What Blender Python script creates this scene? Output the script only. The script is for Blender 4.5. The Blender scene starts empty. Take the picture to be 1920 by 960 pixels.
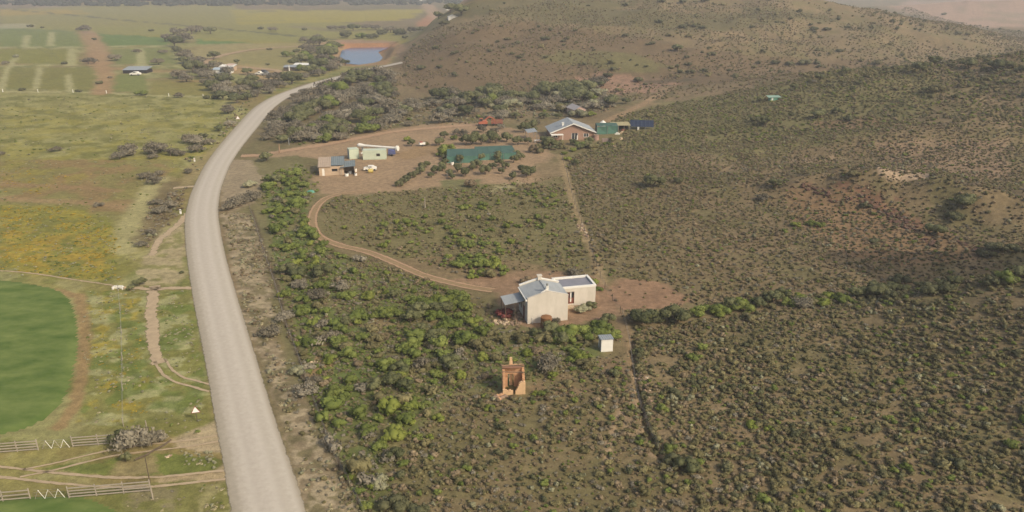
import bpy, bmesh, math, random
import numpy as np
from mathutils import Vector, Matrix
R = math.radians
random.seed(7); rng = np.random.default_rng(7)
scn = bpy.context.scene
COL = scn.collection

# ------------------------------------------------------------------ camera, sky, sun
CAMH, PITCH, FPX = 48.0, R(20.6), 1400.0
cam = bpy.data.objects.new('camera', bpy.data.cameras.new('camera'))
COL.objects.link(cam)
cam.location = (0, 0, CAMH); cam.rotation_euler = (R(90) - PITCH, 0, 0)
cam.data.sensor_width = 36; cam.data.lens = 36 * FPX / 1920
cam.data.clip_start = 0.5; cam.data.clip_end = 20000
scn.camera = cam
SUN = Vector((0.80, -0.60, 0.0)).normalized() * math.cos(R(37)) + Vector((0, 0, math.sin(R(37))))
w = bpy.data.worlds.new('World'); scn.world = w; w.use_nodes = True
nt = w.node_tree; sky = nt.nodes.new('ShaderNodeTexSky'); sky.sky_type = 'NISHITA'
sky.sun_disc = False; sky.sun_elevation = R(37); sky.sun_rotation = math.atan2(SUN.x, SUN.y)
sky.air_density = 1.2; sky.dust_density = 5.0; sky.ozone_density = 0.4
bg = nt.nodes['Background']; bg.inputs[1].default_value = 0.15
nt.links.new(sky.outputs[0], bg.inputs[0])
sl = bpy.data.lights.new('sun', 'SUN'); sl.energy = 2.55; sl.angle = R(0.6); sl.color = (1.0, 0.92, 0.78)
so = bpy.data.objects.new('sun', sl); COL.objects.link(so); so.rotation_euler = SUN.to_track_quat('Z', 'Y').to_euler()
so.location = (60, -60, 90)
vs = scn.view_settings; vs.view_transform = 'Standard'; vs.look = 'None'; vs.exposure = 0.24; vs.gamma = 1.0
HAZE = 0.00040

# ------------------------------------------------------------------ numeric helpers
def lin(c):
    c = np.asarray(c, float) / 255.0
    return np.where(c <= 0.04045, c / 12.92, ((c + 0.055) / 1.055) ** 2.4)
KALB = 0.80
def C(r, g, b, k=1.0):
    v = lin((r, g, b)) * KALB * k
    return (float(v[0]), float(v[1]), float(v[2]))
def _hash(ix, iy, seed):
    h = (ix.astype(np.int64) * 374761393 + iy.astype(np.int64) * 668265263 + seed * 974634777) & 0x7fffffff
    h = ((h ^ (h >> 13)) * 1274126177) & 0x7fffffff
    h = (h ^ (h >> 16)) & 0xffffff
    return h / float(0xffffff)
def vn(x, y, seed=0):
    x = np.asarray(x, float); y = np.asarray(y, float)
    ix = np.floor(x); iy = np.floor(y); fx = x - ix; fy = y - iy
    fx = fx * fx * (3 - 2 * fx); fy = fy * fy * (3 - 2 * fy)
    a = _hash(ix, iy, seed); b = _hash(ix + 1, iy, seed); c = _hash(ix, iy + 1, seed); d = _hash(ix + 1, iy + 1, seed)
    return (a * (1 - fx) + b * fx) * (1 - fy) + (c * (1 - fx) + d * fx) * fy
def fbm(x, y, scale, octs=3, seed=0):
    s = 0; a = 1; t = 0; x = np.asarray(x, float) / scale; y = np.asarray(y, float) / scale
    for k in range(octs):
        s = s + a * vn(x + 17.3 * k, y - 9.1 * k, seed + k); t += a; a *= 0.5; x = x * 2.03; y = y * 2.03
    return s / t
def ss(a, b, x):
    t = np.clip((np.asarray(x, float) - a) / (b - a), 0, 1); return t * t * (3 - 2 * t)

# ------------------------------------------------------------------ terrain height (metres)
def base_height(x, y):
    x = np.asarray(x, float); y = np.asarray(y, float)
    r = np.hypot(x, y)
    # near spur on the right
    yc = 97 + 0.10 * (x - 30) ; dy = y - yc
    a = 8.0 * ss(22, 125, x) + 4.0 * ss(48, 80, x)
    h = a * np.where(dy < 0, np.exp(-(dy / 48) ** 2), np.exp(-(dy / 7.0) ** 2)) - 2.2 * ss(55, 80, x) * np.exp(-((dy - 12) / 7) ** 2)
    h = h + 46 * ss(85, 116, x) * np.exp(-((y - 84) / 15) ** 2)
    # middle slope
    bz = np.interp(x, [-1e4, 30, 61, 106, 173, 260, 400, 1e4], [0, 0, 2.6, 11, 22.5, 32, 38, 38])
    yb = np.interp(x, [-1e4, 40, 61, 106, 173, 260, 1e4], [330, 322, 306, 282, 262, 250, 240])
    p = ss(104, 1.0, 0) * 0 + np.clip((y - 112) / (yb - 112), 0, 1); p = 0.55 * p + 0.45 * p * p * (3 - 2 * p)
    back = np.exp(-(np.clip(y - yb, 0, None) / 55) ** 2)
    h = h + bz * p * back
    # rocky hump on the middle slope
    u_ = x - 84; v_ = y - 156 + 0.42 * u_ + 5 * (vn(x / 14, y / 14, 41) - .5)
    h = h + 6.0 * np.exp(-(u_ / 30) ** 2) * np.where(v_ < 0, np.exp(-(v_ / 7.0) ** 2), np.exp(-(v_ / 22.0) ** 2)) * (0.8 + 0.4 * vn(x / 4, y / 4, 42))
    h = h + 2.2 * np.exp(-((x - 100) / 40) ** 2) * np.exp(-((y - 205 + 4 * (vn(x / 12, y / 12, 43) - .5)) / 9) ** 2)
    # long brown hill
    sx = ss(-98, -8, x + 8 * (vn(x / 40, y / 40, 9) - .5)) * (1 - 0.97 * ss(130, 430, x))
    sy = ss(308, 580, y) * (1 - ss(620, 860, y))
    h = h + 35 * sx * sy * (0.93 + 0.16 * vn(x / 70, y / 70, 3))
    h = h + 5.0 * np.exp(-(((x - 70) / 75) ** 2 + ((y - 385) / 38) ** 2))
    # far hills
    h = h + ss(1500, 3200, r) * (18 + 46 * fbm(x, y, 620, 3, 5))
    h = h + 46 * ss(-330, -620, x) * ss(1180, 1560, y) * (0.6 + 0.5 * fbm(x, y, 120, 3, 6))
    h = h + 14 * np.exp(-(((x - 700) / 260) ** 2 + ((y - 1050) / 120) ** 2))
    # relief on the slopes
    m = ss(14, 45, x) * ss(40, 70, r)
    h = h + m * (1.3 * (fbm(x, y, 26, 3, 11) - .5) * ss(20, 80, x) + 0.35 * (fbm(x, y, 5, 2, 12) - .5))
    mc = ss(4, 14, h)
    h = h + mc * 4.6 * (fbm(x, y, 38, 4, 13) - .5) + mc * 3.6 * (1 - np.abs(2 * fbm(x, y, 60, 3, 19) - 1)) ** 2 * ss(300, 420, y)
    mb = ss(-30, 0, x) * (1 - m)
    h = h + 0.12 * (fbm(x, y, 4, 2, 14) - .5) * ss(-16, -8, x - 0.0) * ss(45, 60, r)
    return h
def proj_flat(px, py):
    u = (px - 960) / FPX; v = (py - 480) / FPX
    d = np.array([u, math.cos(PITCH) - v * math.sin(PITCH), -math.sin(PITCH) - v * math.cos(PITCH)])
    return d / np.linalg.norm(d)
_T = np.concatenate([np.geomspace(30, 1500, 3200), np.geomspace(1503, 7000, 500)])
def ray(px, py, hf):
    d = proj_flat(px, py); x = d[0] * _T; y = d[1] * _T; z = CAMH + d[2] * _T
    g = z - hf(x, y); i = int(np.argmax(g < 0))
    if g[i] >= 0: i = len(_T) - 1
    if i == 0: t = _T[0]
    else: t = _T[i - 1] + (_T[i] - _T[i - 1]) * g[i - 1] / (g[i - 1] - g[i])
    return Vector((d[0] * t, d[1] * t, CAMH + d[2] * t))
# pond and its banks, the fence-line gully: carved into the base
POND = [(640, 104), (644, 93), (660, 88.5), (700, 88), (727, 87.5), (722, 91), (708, 96), (712, 101), (716, 106), (707, 117), (680, 119), (652, 116)]
PONDW = np.array([ray(a, b, lambda x, y: 0 * x)[:2] for a, b in POND])
def pip(x, y, P):
    ins = np.zeros(np.shape(x), bool); n = len(P)
    for i in range(n):
        x1, y1 = P[i]; x2, y2 = P[(i + 1) % n]
        c = ((y1 > y) != (y2 > y))
        with np.errstate(divide='ignore', invalid='ignore'):
            ins ^= c & (x < (x2 - x1) * (y - y1) / (y2 - y1 + 1e-12) + x1)
    return ins
def dline(x, y, P, closed=False):
    best = np.full(np.shape(x), 1e9); n = len(P)
    for i in range(n if closed else n - 1):
        ax, ay = P[i]; bx, by = P[(i + 1) % n]; dx, dy = bx - ax, by - ay; L = dx * dx + dy * dy + 1e-12
        t = np.clip(((x - ax) * dx + (y - ay) * dy) / L, 0, 1)
        best = np.minimum(best, np.hypot(x - ax - t * dx, y - ay - t * dy))
    return best
GULLY = np.array([ray(a, b, base_height)[:2] for a, b in [(1186, 640), (1188, 690), (1200, 745), (1206, 790), (1222, 825), (1232, 850), (1250, 872)]])
def height(x, y):
    x = np.asarray(x, float); y = np.asarray(y, float)
    h = base_height(x, y)
    m = (np.abs(x + 95) < 130) & (y > 380) & (y < 760)
    if np.any(m):
        xm = x[m]; ym = y[m]; d = dline(xm, ym, PONDW, True); ins = pip(xm, ym, PONDW); sd = np.where(ins, -d, d)
        hm = h[m]; bank = 1.9 * np.exp(-((sd - 9) / 6.5) ** 2) * ss(-200, -70, -np.abs(ym - 640) * 0 - 60 + 0 * xm)
        hm = hm + bank * ss(455, 560, ym) ; f = 1 - ss(-1, 9, sd)
        hm = hm * (1 - f) + (-1.2) * f
        h = h.copy(); h[m] = hm
    m = (np.abs(x - 18) < 25) & (y < 105) & (y > 55)
    if np.any(m):
        d = dline(x[m], y[m], GULLY); wv = 0.8 + 0.6 * vn(x[m] * 1.5, y[m] * 1.5, 77)
        h = h.copy(); h[m] = h[m] - 0.5 * wv * np.exp(-(d / (0.28 * wv)) ** 2)
    return h
def at(px, py): return ray(px, py, height)
def hz(x, y): return float(height(np.array([x]), np.array([y]))[0])
def W(pts): return np.array([at(a, b)[:2] for a, b in pts])
def mpp(p):                                     # photo pixels per metre at a point
    return FPX / (p.y * math.cos(PITCH) + (CAMH - p.z) * math.sin(PITCH))
def topx(P):
    P = np.atleast_2d(P); dep = P[:, 1] * math.cos(PITCH) + (CAMH - P[:, 2]) * math.sin(PITCH)
    dn = (CAMH - P[:, 2]) * math.cos(PITCH) - P[:, 1] * math.sin(PITCH)
    return 960 + FPX * P[:, 0] / dep, 480 + FPX * dn / dep, dep

# ------------------------------------------------------------------ object helpers
def tag(o, label=None, cat=None, group=None, kind=None):
    if label: o['label'] = label
    if cat: o['category'] = cat
    if group: o['group'] = group
    if kind: o['kind'] = kind
    return o
def thing(name, label, cat, loc=(0, 0, 0), rz=0.0, group=None):
    o = bpy.data.objects.new(name, None); COL.objects.link(o); o.location = loc; o.rotation_euler = (0, 0, rz)
    o.empty_display_size = 0.3
    return tag(o, label, cat, group)
class MB:
    def __init__(s): s.v = []; s.f = []; s.m = []
    def add(s, vs, fs, mi=0):
        n = len(s.v); s.v += [tuple(v) for v in vs]; s.f += [tuple(i + n for i in f) for f in fs]; s.m += [mi] * len(fs); return s
    def box(s, x0, x1, y0, y1, z0, z1, mi=0):
        return s.add([(x0, y0, z0), (x1, y0, z0), (x1, y1, z0), (x0, y1, z0), (x0, y0, z1), (x1, y0, z1), (x1, y1, z1), (x0, y1, z1)],
                     [(3, 2, 1, 0), (4, 5, 6, 7), (0, 1, 5, 4), (1, 2, 6, 5), (2, 3, 7, 6), (3, 0, 4, 7)], mi)
    def bar(s, a, b, wd, ht=None, n=4, r2=None, mi=0):
        a = Vector(a); b = Vector(b); d = (b - a).normalized(); u = d.cross(Vector((0, 0, 1)))
        if u.length < 1e-3: u = Vector((1, 0, 0))
        u.normalize(); k = u.cross(d); ht = ht or wd; r2 = 1.0 if r2 is None else r2 / wd; vs = []
        for (p, sc) in ((a, 1), (b, r2)):
            for i in range(n):
                t = 2 * math.pi * (i + .5) / n; q = 1.414 if n == 4 else 1
                vs.append(p + u * math.cos(t) * wd * q * .5 * sc + k * math.sin(t) * ht * q * .5 * sc)
        fs = [(i, (i + 1) % n, n + (i + 1) % n, n + i) for i in range(n)] + [tuple(reversed(range(n))), tuple(range(n, 2 * n))]
        return s.add(vs, fs, mi)
    def cyl(s, c, r, h, n=12, r2=None, mi=0):
        c = Vector(c); r2 = r if r2 is None else r2
        vs = [c + Vector((math.cos(2 * math.pi * i / n) * r, math.sin(2 * math.pi * i / n) * r, 0)) for i in range(n)]
        vs += [c + Vector((math.cos(2 * math.pi * i / n) * r2, math.sin(2 * math.pi * i / n) * r2, h)) for i in range(n)]
        return s.add(vs, [(i, (i + 1) % n, n + (i + 1) % n, n + i) for i in range(n)] + [tuple(reversed(range(n))), tuple(range(n, 2 * n))], mi)
    def prism(s, pts, d, mi=0):                # polygon pts extruded along vector d
        n = len(pts); d = Vector(d); vs = [Vector(p) for p in pts] + [Vector(p) + d for p in pts]
        return s.add(vs, [(i, (i + 1) % n, n + (i + 1) % n, n + i) for i in range(n)] + [tuple(reversed(range(n))), tuple(range(n, 2 * n))], mi)
    def mesh(s, name, mats, smooth=False):
        me = bpy.data.meshes.new(name); me.from_pydata(s.v, [], s.f); me.validate()
        for m in (mats if isinstance(mats, (list, tuple)) else [mats]): me.materials.append(m)
        for p, mi in zip(me.polygons, s.m): p.material_index = mi; p.use_smooth = smooth
        bm = bmesh.new(); bm.from_mesh(me); bmesh.ops.recalc_face_normals(bm, faces=bm.faces); bm.to_mesh(me); bm.free()
        return me
    def obj(s, name, mats, parent=None, loc=None, smooth=False):
        return link(name, s.mesh(name, mats, smooth), parent, loc)
def link(name, me, parent=None, loc=None, rz=None, sc=None):
    o = bpy.data.objects.new(name, me); COL.objects.link(o)
    if parent: o.parent = parent
    if loc is not None: o.location = loc
    if rz is not None: o.rotation_euler = (0, 0, rz)
    if sc is not None: o.scale = sc
    return o
def np_mesh(name, V, F, mats, smooth=False, mi=None):
    me = bpy.data.meshes.new(name); V = np.asarray(V, np.float32); F = np.asarray(F, np.int32); k = F.shape[1]
    me.vertices.add(len(V)); me.vertices.foreach_set('co', V.ravel())
    me.loops.add(F.size); me.loops.foreach_set('vertex_index', F.ravel())
    me.polygons.add(len(F)); me.polygons.foreach_set('loop_start', np.arange(0, F.size, k, dtype=np.int32))
    me.polygons.foreach_set('loop_total', np.full(len(F), k, np.int32))
    me.polygons.foreach_set('use_smooth', np.full(len(F), smooth, bool))
    for m in mats: me.materials.append(m)
    if mi is not None: me.polygons.foreach_set('material_index', np.asarray(mi, np.int32))
    me.update(); me.validate(); return me

# ------------------------------------------------------------------ materials
MATS = {}
def mat(name, col, rough=0.8, var=0.18, scale=3.0, metal=0.0, col2=None, stretch=None, bump=0.0, spec=0.3):
    if name in MATS: return MATS[name]
    m = bpy.data.materials.new(name); m.use_nodes = True; t = m.node_tree; N = t.nodes; L = t.links
    b = N['Principled BSDF']; b.inputs['Roughness'].default_value = rough; b.inputs['Metallic'].default_value = metal
    b.inputs['Specular IOR Level'].default_value = spec
    tc = N.new('ShaderNodeTexCoord'); mp = N.new('ShaderNodeMapping'); L.new(tc.outputs['Object'], mp.inputs[0])
    if stretch: mp.inputs['Scale'].default_value = stretch
    n = N.new('ShaderNodeTexNoise'); n.inputs['Scale'].default_value = scale; n.inputs['Detail'].default_value = 5; n.inputs['Roughness'].default_value = .65
    L.new(mp.outputs[0], n.inputs['Vector'])
    cr = N.new('ShaderNodeValToRGB'); e = cr.color_ramp.elements; e[0].position = .3; e[1].position = .7
    c2 = col2 or tuple(min(1, c * (1 + var)) for c in col); c1 = tuple(c * (1 - var) for c in col)
    e[0].color = (*c1, 1); e[1].color = (*c2, 1); L.new(n.outputs['Fac'], cr.inputs[0]); L.new(cr.outputs[0], b.inputs['Base Color'])
    if bump:
        bp = N.new('ShaderNodeBump'); bp.inputs['Strength'].default_value = bump; bp.inputs['Distance'].default_value = .03
        L.new(n.outputs['Fac'], bp.inputs['Height']); L.new(bp.outputs[0], b.inputs['Normal'])
    MATS[name] = m; return m
def leafmat(name, a, b2, rnd=0.35, scale=1.6, trans=0.22):
    def soft(c): l = .3 * c[0] + .55 * c[1] + .15 * c[2]; return tuple(1.06 * (v * .84 + l * 1.12 * .16) for v in c)
    if 'flower' not in name and 'green' not in name and 'lime' not in name: a = soft(a); b2 = soft(b2)
    m = bpy.data.materials.new(name); m.use_nodes = True; t = m.node_tree; N = t.nodes; L = t.links
    b = N['Principled BSDF']; b.inputs['Roughness'].default_value = 0.75; b.inputs['Specular IOR Level'].default_value = .15
    oi = N.new('ShaderNodeObjectInfo'); tc = N.new('ShaderNodeTexCoord'); n = N.new('ShaderNodeTexNoise'); n.inputs['Scale'].default_value = scale; n.inputs['Detail'].default_value = 3
    ad = N.new('ShaderNodeVectorMath'); ad.operation = 'ADD'; cx = N.new('ShaderNodeCombineXYZ'); mu = N.new('ShaderNodeMath'); mu.operation = 'MULTIPLY'; mu.inputs[1].default_value = 57
    L.new(oi.outputs['Random'], mu.inputs[0]); L.new(mu.outputs[0], cx.inputs[0]); L.new(tc.outputs['Object'], ad.inputs[0]); L.new(cx.outputs[0], ad.inputs[1]); L.new(ad.outputs[0], n.inputs['Vector'])
    # mix factor = noise + random
    a1 = N.new('ShaderNodeMath'); a1.operation = 'MULTIPLY_ADD'; a1.inputs[1].default_value = 1.1; a1.inputs[2].default_value = -.05
    L.new(oi.outputs['Random'], a1.inputs[0])
    a2 = N.new('ShaderNodeMath'); a2.operation = 'MULTIPLY_ADD'; a2.inputs[1].default_value = 1.2; a2.inputs[2].default_value = -.6; L.new(n.outputs['Fac'], a2.inputs[0])
    a3 = N.new('ShaderNodeMath'); a3.operation = 'ADD'; a3.use_clamp = True; L.new(a1.outputs[0], a3.inputs[0]); L.new(a2.outputs[0], a3.inputs[1])
    mx = N.new('ShaderNodeMix'); mx.data_type = 'RGBA'; mx.inputs[6].default_value = (*a, 1); mx.inputs[7].default_value = (*b2, 1); L.new(a3.outputs[0], mx.inputs[0])
    hs = N.new('ShaderNodeHueSaturation'); mr = N.new('ShaderNodeMapRange'); fr = N.new('ShaderNodeMath'); fr.operation = 'FRACT'; m7 = N.new('ShaderNodeMath'); m7.operation = 'MULTIPLY'; m7.inputs[1].default_value = 7.31
    L.new(oi.outputs['Random'], m7.inputs[0]); L.new(m7.outputs[0], fr.inputs[0]); L.new(fr.outputs[0], mr.inputs[0]); mr.inputs[3].default_value = 1 - rnd; mr.inputs[4].default_value = 1 + rnd
    L.new(mr.outputs[0], hs.inputs['Value']); L.new(mx.outputs[2], hs.inputs['Color']); L.new(hs.outputs[0], b.inputs['Base Color'])
    if trans:
        tr = N.new('ShaderNodeBsdfTranslucent'); ms = N.new('ShaderNodeMixShader'); ms.inputs[0].default_value = trans
        L.new(hs.outputs[0], tr.inputs[0]); L.new(b.outputs[0], ms.inputs[1]); L.new(tr.outputs[0], ms.inputs[2]); L.new(ms.outputs[0], N['Material Output'].inputs[0])
    MATS[name] = m; return m
LM = {
 'olive':  leafmat('leaf_olive',  C(114, 107, 62),  C(140, 130, 80), rnd=.16, trans=.3),
 'dark':   leafmat('leaf_dark',   C(94, 95, 58),  C(112, 110, 70), rnd=.16, trans=.3),
 'brown':  leafmat('leaf_brown',  C(118, 102, 72), C(146, 126, 92), rnd=.18),
 'grey':   leafmat('twig_grey',   C(122, 114, 92), C(146, 136, 112), trans=.1, rnd=.15),
 'purple': leafmat('twig_purple', C(108, 100, 80),  C(130, 120, 96), trans=.1, rnd=.15),
 'green':  leafmat('leaf_green',  C(110, 122, 60), C(134, 142, 74), rnd=.16, trans=.34),
 'lime':   leafmat('leaf_lime',   C(124, 134, 60), C(144, 150, 72), rnd=.12, trans=.34),
 'sage':   leafmat('leaf_sage',   C(130, 128, 92), C(158, 154, 114), rnd=.15),
 'straw':  leafmat('grass_straw', C(142, 132, 90), C(170, 158, 116), trans=0.05, rnd=.15),
 'flower': leafmat('flower_yellow', C(150, 128, 40), C(186, 156, 52), rnd=.15),
 'red':    leafmat('leaf_red',    C(118, 54, 50), C(142, 72, 64), rnd=.1),
 'tree':   leafmat('leaf_tree',   C(98, 102, 58), C(120, 120, 72), rnd=.16, trans=.3),
}
BARK = mat('bark', C(110, 96, 80), .9, .25, 6)

# ------------------------------------------------------------------ ground sheet
def fan_grid():
    phi = np.concatenate([np.linspace(-180, -58, 26)[:-1], np.linspace(-58, 58, 860), np.linspace(58, 180, 26)[1:]])
    phi = np.radians(phi[:-1])                                         # closes on itself
    ang = np.concatenate([np.linspace(86, 46, 26)[:-1], np.linspace(46, 1.0, 640), np.linspace(1.0, .34, 60)[1:]])
    r = CAMH / np.tan(np.radians(ang))
    return phi, r
PHI, RR = fan_grid()
_r, _p = np.meshgrid(RR, PHI, indexing='ij')
GX = (_r * np.sin(_p)).ravel(); GY = (_r * np.cos(_p)).ravel(); GZ = height(GX, GY)
nR, nP = len(RR), len(PHI)
i = np.arange(nR - 1)[:, None] * nP; j = np.arange(nP)[None, :]; j2 = (j + 1) % nP
GF = np.stack([i + j, i + j2, i + nP + j2, i + nP + j], -1).reshape(-1, 4)[:, ::-1]

# colours of the ground, painted per place in the world
X, Y = GX, GY
def mixc(base, col, m):
    m = m[:, None]; return base * (1 - m) + np.array(col)[None, :] * m
n1 = fbm(X, Y, 30, 4, 21); n2 = fbm(X, Y, 7, 3, 22); n3 = fbm(X, Y, 1.8, 3, 23); nbig = fbm(X, Y, 120, 3, 24)
K = np.zeros((len(X), 3))
KAROO = C(126, 108, 78); KAROO2 = C(140, 118, 88); KAROO3 = C(112, 104, 66)
K[:] = KAROO
K = mixc(K, KAROO2, ss(.45, .7, n1) * .8); K = mixc(K, KAROO3, ss(.5, .68, n2) * .7); K = mixc(K, KAROO3, ss(.5, .66, nbig) * .5)
def warpd(amp, sc, seed):
    return X + amp * 2 * (fbm(X, Y, sc, 3, seed) - .5), Y + amp * 2 * (fbm(X, Y, sc, 3, seed + 50) - .5)
_w = {}
def getwarp(a):
    if a not in _w: _w[a] = warpd(a, max(a * 2.0, .6), 60 + int(a * 10))
    return _w[a]
def ppoly(pts, col, op=1.0, warp=1.5, patch=None, seed=0, world=None):
    global K
    P = W(pts) if world is None else world
    wx, wy = getwarp(warp); lo = P.min(0) - 3 * warp; hi = P.max(0) + 3 * warp
    s = np.where((X > lo[0]) & (X < hi[0]) & (Y > lo[1]) & (Y < hi[1]))[0]
    if not len(s): return
    m = (pip(wx[s], wy[s], P) * .4 + pip(X[s] * .5 + wx[s] * .5 + warp * .5, Y[s] * .5 + wy[s] * .5, P) * .3 + pip(wx[s] * 1.6 - X[s] * .6 - warp * .4, wy[s] * 1.6 - Y[s] * .6 + warp * .4, P) * .3) * op
    if patch:
        sc, thr = patch; m *= ss(thr - .06, thr + .06, fbm(X[s], Y[s], sc, 4, 100 + seed))
    K[s] = mixc(K[s], col, m)
def pline(pts, wd, col, op=1.0, warp=.4, soft=.5, patch=None, seed=0):
    global K
    P = W(pts); wx, wy = getwarp(warp); q = wd + 3 * warp; lo = P.min(0) - q; hi = P.max(0) + q
    s = np.where((X > lo[0]) & (X < hi[0]) & (Y > lo[1]) & (Y < hi[1]))[0]
    if not len(s): return
    d = dline(wx[s], wy[s], P); m = (1 - ss(wd * .5 * (1 - soft), wd * .5 * (1 + soft), d)) * op
    if patch:
        sc, thr = patch; m *= ss(thr - .08, thr + .08, fbm(X[s], Y[s], sc, 3, 100 + seed))
    K[s] = mixc(K[s], col, m)

# the valley floor left of / behind the road
LEFT = [(-900, 1080), (520, 1080), (430, 850), (388, 700), (362, 560), (345, 440), (350, 390), (380, 320), (440, 245), (480, 205), (560, 160), (640, 140), (735, 118), (745, 96), (775, 70), (830, 40), (880, 16), (900, 6), (1100, 3), (1000, 1), (-900, 1)]
LW = W(LEFT)
ppoly(None, C(138, 132, 82), world=LW, warp=.8)
def LP(patch, col, op, seed): ppoly(None, col, op, .8, patch, seed, world=LW)
LP((9, .50), C(112, 118, 66), .8, 1); LP((4, .52), C(152, 148, 108), .6, 2); LP((22, .55), C(132, 112, 78), .6, 3)
ppoly([(0, 175), (420, 175), (450, 215), (400, 290), (330, 330), (0, 300)], C(134, 132, 78), .85, 4)
ppoly([(0, 175), (420, 175), (450, 215), (400, 290), (330, 330), (0, 300)], C(112, 112, 56), .8, 4, (11, .50), 4)
ppoly([(0, 175), (440, 175), (460, 215), (420, 270), (330, 330), (0, 300)], C(160, 156, 108), .6, 2, (4, .54), 5)
ppoly([(0, 200), (420, 195), (400, 290), (330, 330), (0, 300)], C(150, 142, 60), .5, 3, (6, .56), 35)
ppoly([(0, 300), (330, 300), (290, 380), (250, 430), (0, 400)], C(128, 122, 74), .8, 3)
ppoly([(0, 300), (330, 300), (290, 380), (250, 430), (0, 400)], C(142, 112, 84), .6, 2, (8, .55), 6)
ppoly([(0, 385), (150, 385), (230, 420), (225, 530), (0, 508)], C(122, 122, 56), .9, 3)
ppoly([(0, 385), (120, 385), (225, 430), (222, 528), (0, 505)], C(150, 138, 52), .75, 1.5, (2.5, .49), 7)
ppoly([(0, 300), (60, 300), (180, 330), (60, 360), (0, 340)], C(140, 132, 56), .6, 2, (5, .5), 8)
ppoly([(0, 430), (160, 440), (210, 500), (100, 500), (0, 480)], C(168, 140, 48), .6, 1.5, (1.8, .5), 9)
pline([(0, 345), (150, 352), (220, 358)], 3, C(148, 120, 92), .7); pline([(0, 373), (170, 380), (240, 390)], 3.5, C(150, 124, 96), .7)
pline([(300, 335), (270, 375), (245, 420), (235, 470)], 5, C(162, 156, 116), .85, 1.0)
pline([(320, 345), (300, 400), (275, 450)], 5, C(112, 98, 78), .7, 1.0)
ppoly([(300, 440), (345, 410), (350, 530), (262, 538), (268, 490)], C(166, 152, 128), .8, 1.2)
ppoly([(300, 440), (345, 410), (350, 530), (262, 538), (268, 490)], C(122, 122, 72), .8, 1.2, (2, .56), 10)
ppoly([(355, 350), (430, 280), (470, 210), (420, 260), (365, 300), (330, 360)], C(146, 132, 98), .7, 1)
# verge between crop and road
ppoly([(165, 545), (360, 545), (400, 780), (430, 830), (200, 800), (150, 790)], C(122, 122, 66), .8, 1)
ppoly([(165, 545), (260, 545), (270, 700), (300, 790), (150, 790)], C(156, 140, 48), .7, .8, (2.2, .56), 11)
ppoly([(165, 545), (360, 545), (400, 780), (200, 800), (150, 790)], C(158, 158, 120), .75, .8, (1.7, .55), 12)
ppoly([(165, 545), (360, 545), (400, 780), (200, 800), (150, 790)], C(98, 116, 54), .7, .8, (3, .56), 13)
pline([(100, 545), (150, 556), (160, 620), (156, 700), (140, 760), (110, 800)], 1.6, C(148, 122, 90), .85, .5)
ppoly([(240, 770), (400, 775), (415, 800), (330, 815), (250, 800)], C(116, 116, 64), .8, .8)
ppoly([(75, 880), (180, 862), (280, 850), (410, 855), (420, 885), (300, 890), (180, 888)], C(102, 116, 52), .8, .6)
ppoly([(0, 835), (200, 835), (200, 870), (0, 880)], C(132, 120, 76), .6, .8, (2.5, .5), 14)
ppoly([(320, 825), (400, 790), (425, 780), (440, 850), (330, 840)], C(166, 150, 130), .9, .6)
ppoly([(420, 870), (395, 885), (300, 893), (290, 905), (400, 902), (445, 915), (450, 880)], C(168, 150, 126), .85, .4)
ppoly([(230, 860), (290, 850), (300, 885), (200, 895)], C(150, 132, 104), .7, .6)
ppoly([(290, 905), (430, 900), (460, 1000), (0, 1080), (0, 935)], C(116, 118, 66), .8, .8)
ppoly([(380, 905), (440, 905), (470, 1000), (360, 1000)], C(158, 150, 112), .7, .8, (1.2, .48), 15)
ppoly([(230, 910), (330, 905), (330, 960), (240, 960)], C(136, 126, 104), .7, .8, (1.6, .5), 16)
# upper left fields
ppoly([(0, 50), (300, 50), (160, 60), (185, 88), (0, 88)], C(112, 124, 66), .9, 4)
ppoly([(180, 52), (350, 50), (310, 84), (190, 86)], C(98, 122, 60), .95, 4)
ppoly([(370, 56), (560, 55), (640, 62), (560, 78), (370, 83)], C(96, 126, 66), .95, 3)
ppoly([(0, 16), (420, 8), (860, 8), (810, 50), (0, 50)], C(142, 134, 66), .9, 8)
ppoly([(0, 17), (140, 17), (180, 26), (0, 30)], C(164, 138, 44), .9, 5, (30, .38), 17)
ppoly([(430, 18), (800, 18), (770, 38), (450, 46)], C(158, 144, 44), .9, 6, (40, .40), 18)
ppoly([(0, 44), (60, 45), (70, 52), (0, 54)], C(168, 160, 130), .6, 4)
ppoly([(0, 92), (140, 92), (150, 120), (0, 118)], C(124, 124, 52), .9, 3); ppoly([(0, 127), (180, 127), (175, 170), (0, 165)], C(120, 118, 58), .9, 2)
ppoly([(205, 92), (310, 88), (330, 120), (210, 120)], C(116, 124, 68), .8, 3); ppoly([(205, 140), (270, 140), (280, 172), (200, 172)], C(116, 124, 66), .9, 2)
ppoly([(285, 150), (400, 150), (400, 180), (285, 178)], C(130, 124, 64), .8, 2)
ppoly([(380, 85), (560, 80), (640, 78), (640, 95), (560, 120), (520, 150), (400, 130), (350, 100)], C(150, 138, 98), .85, 4)
ppoly([(450, 100), (560, 90), (540, 125), (440, 118)], C(134, 128, 80), .7, 3)
for q in ([(0, 89), (180, 88)], [(200, 87), (330, 86)], [(0, 123), (190, 122), (340, 124)], [(205, 135), (345, 136)], [(0, 172), (180, 173), (300, 180), (420, 182)], [(52, 66), (46, 88)], [(98, 60), (94, 86)], [(32, 105), (14, 130), (2, 168)], [(75, 126), (66, 168)], [(135, 92), (134, 122)], [(128, 140), (132, 172)], [(262, 92), (266, 120), (275, 140)]):
    pline(q, 5 if q[0][1] < 100 else 3, C(168, 164, 126), .75, 1.2, .6)
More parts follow.
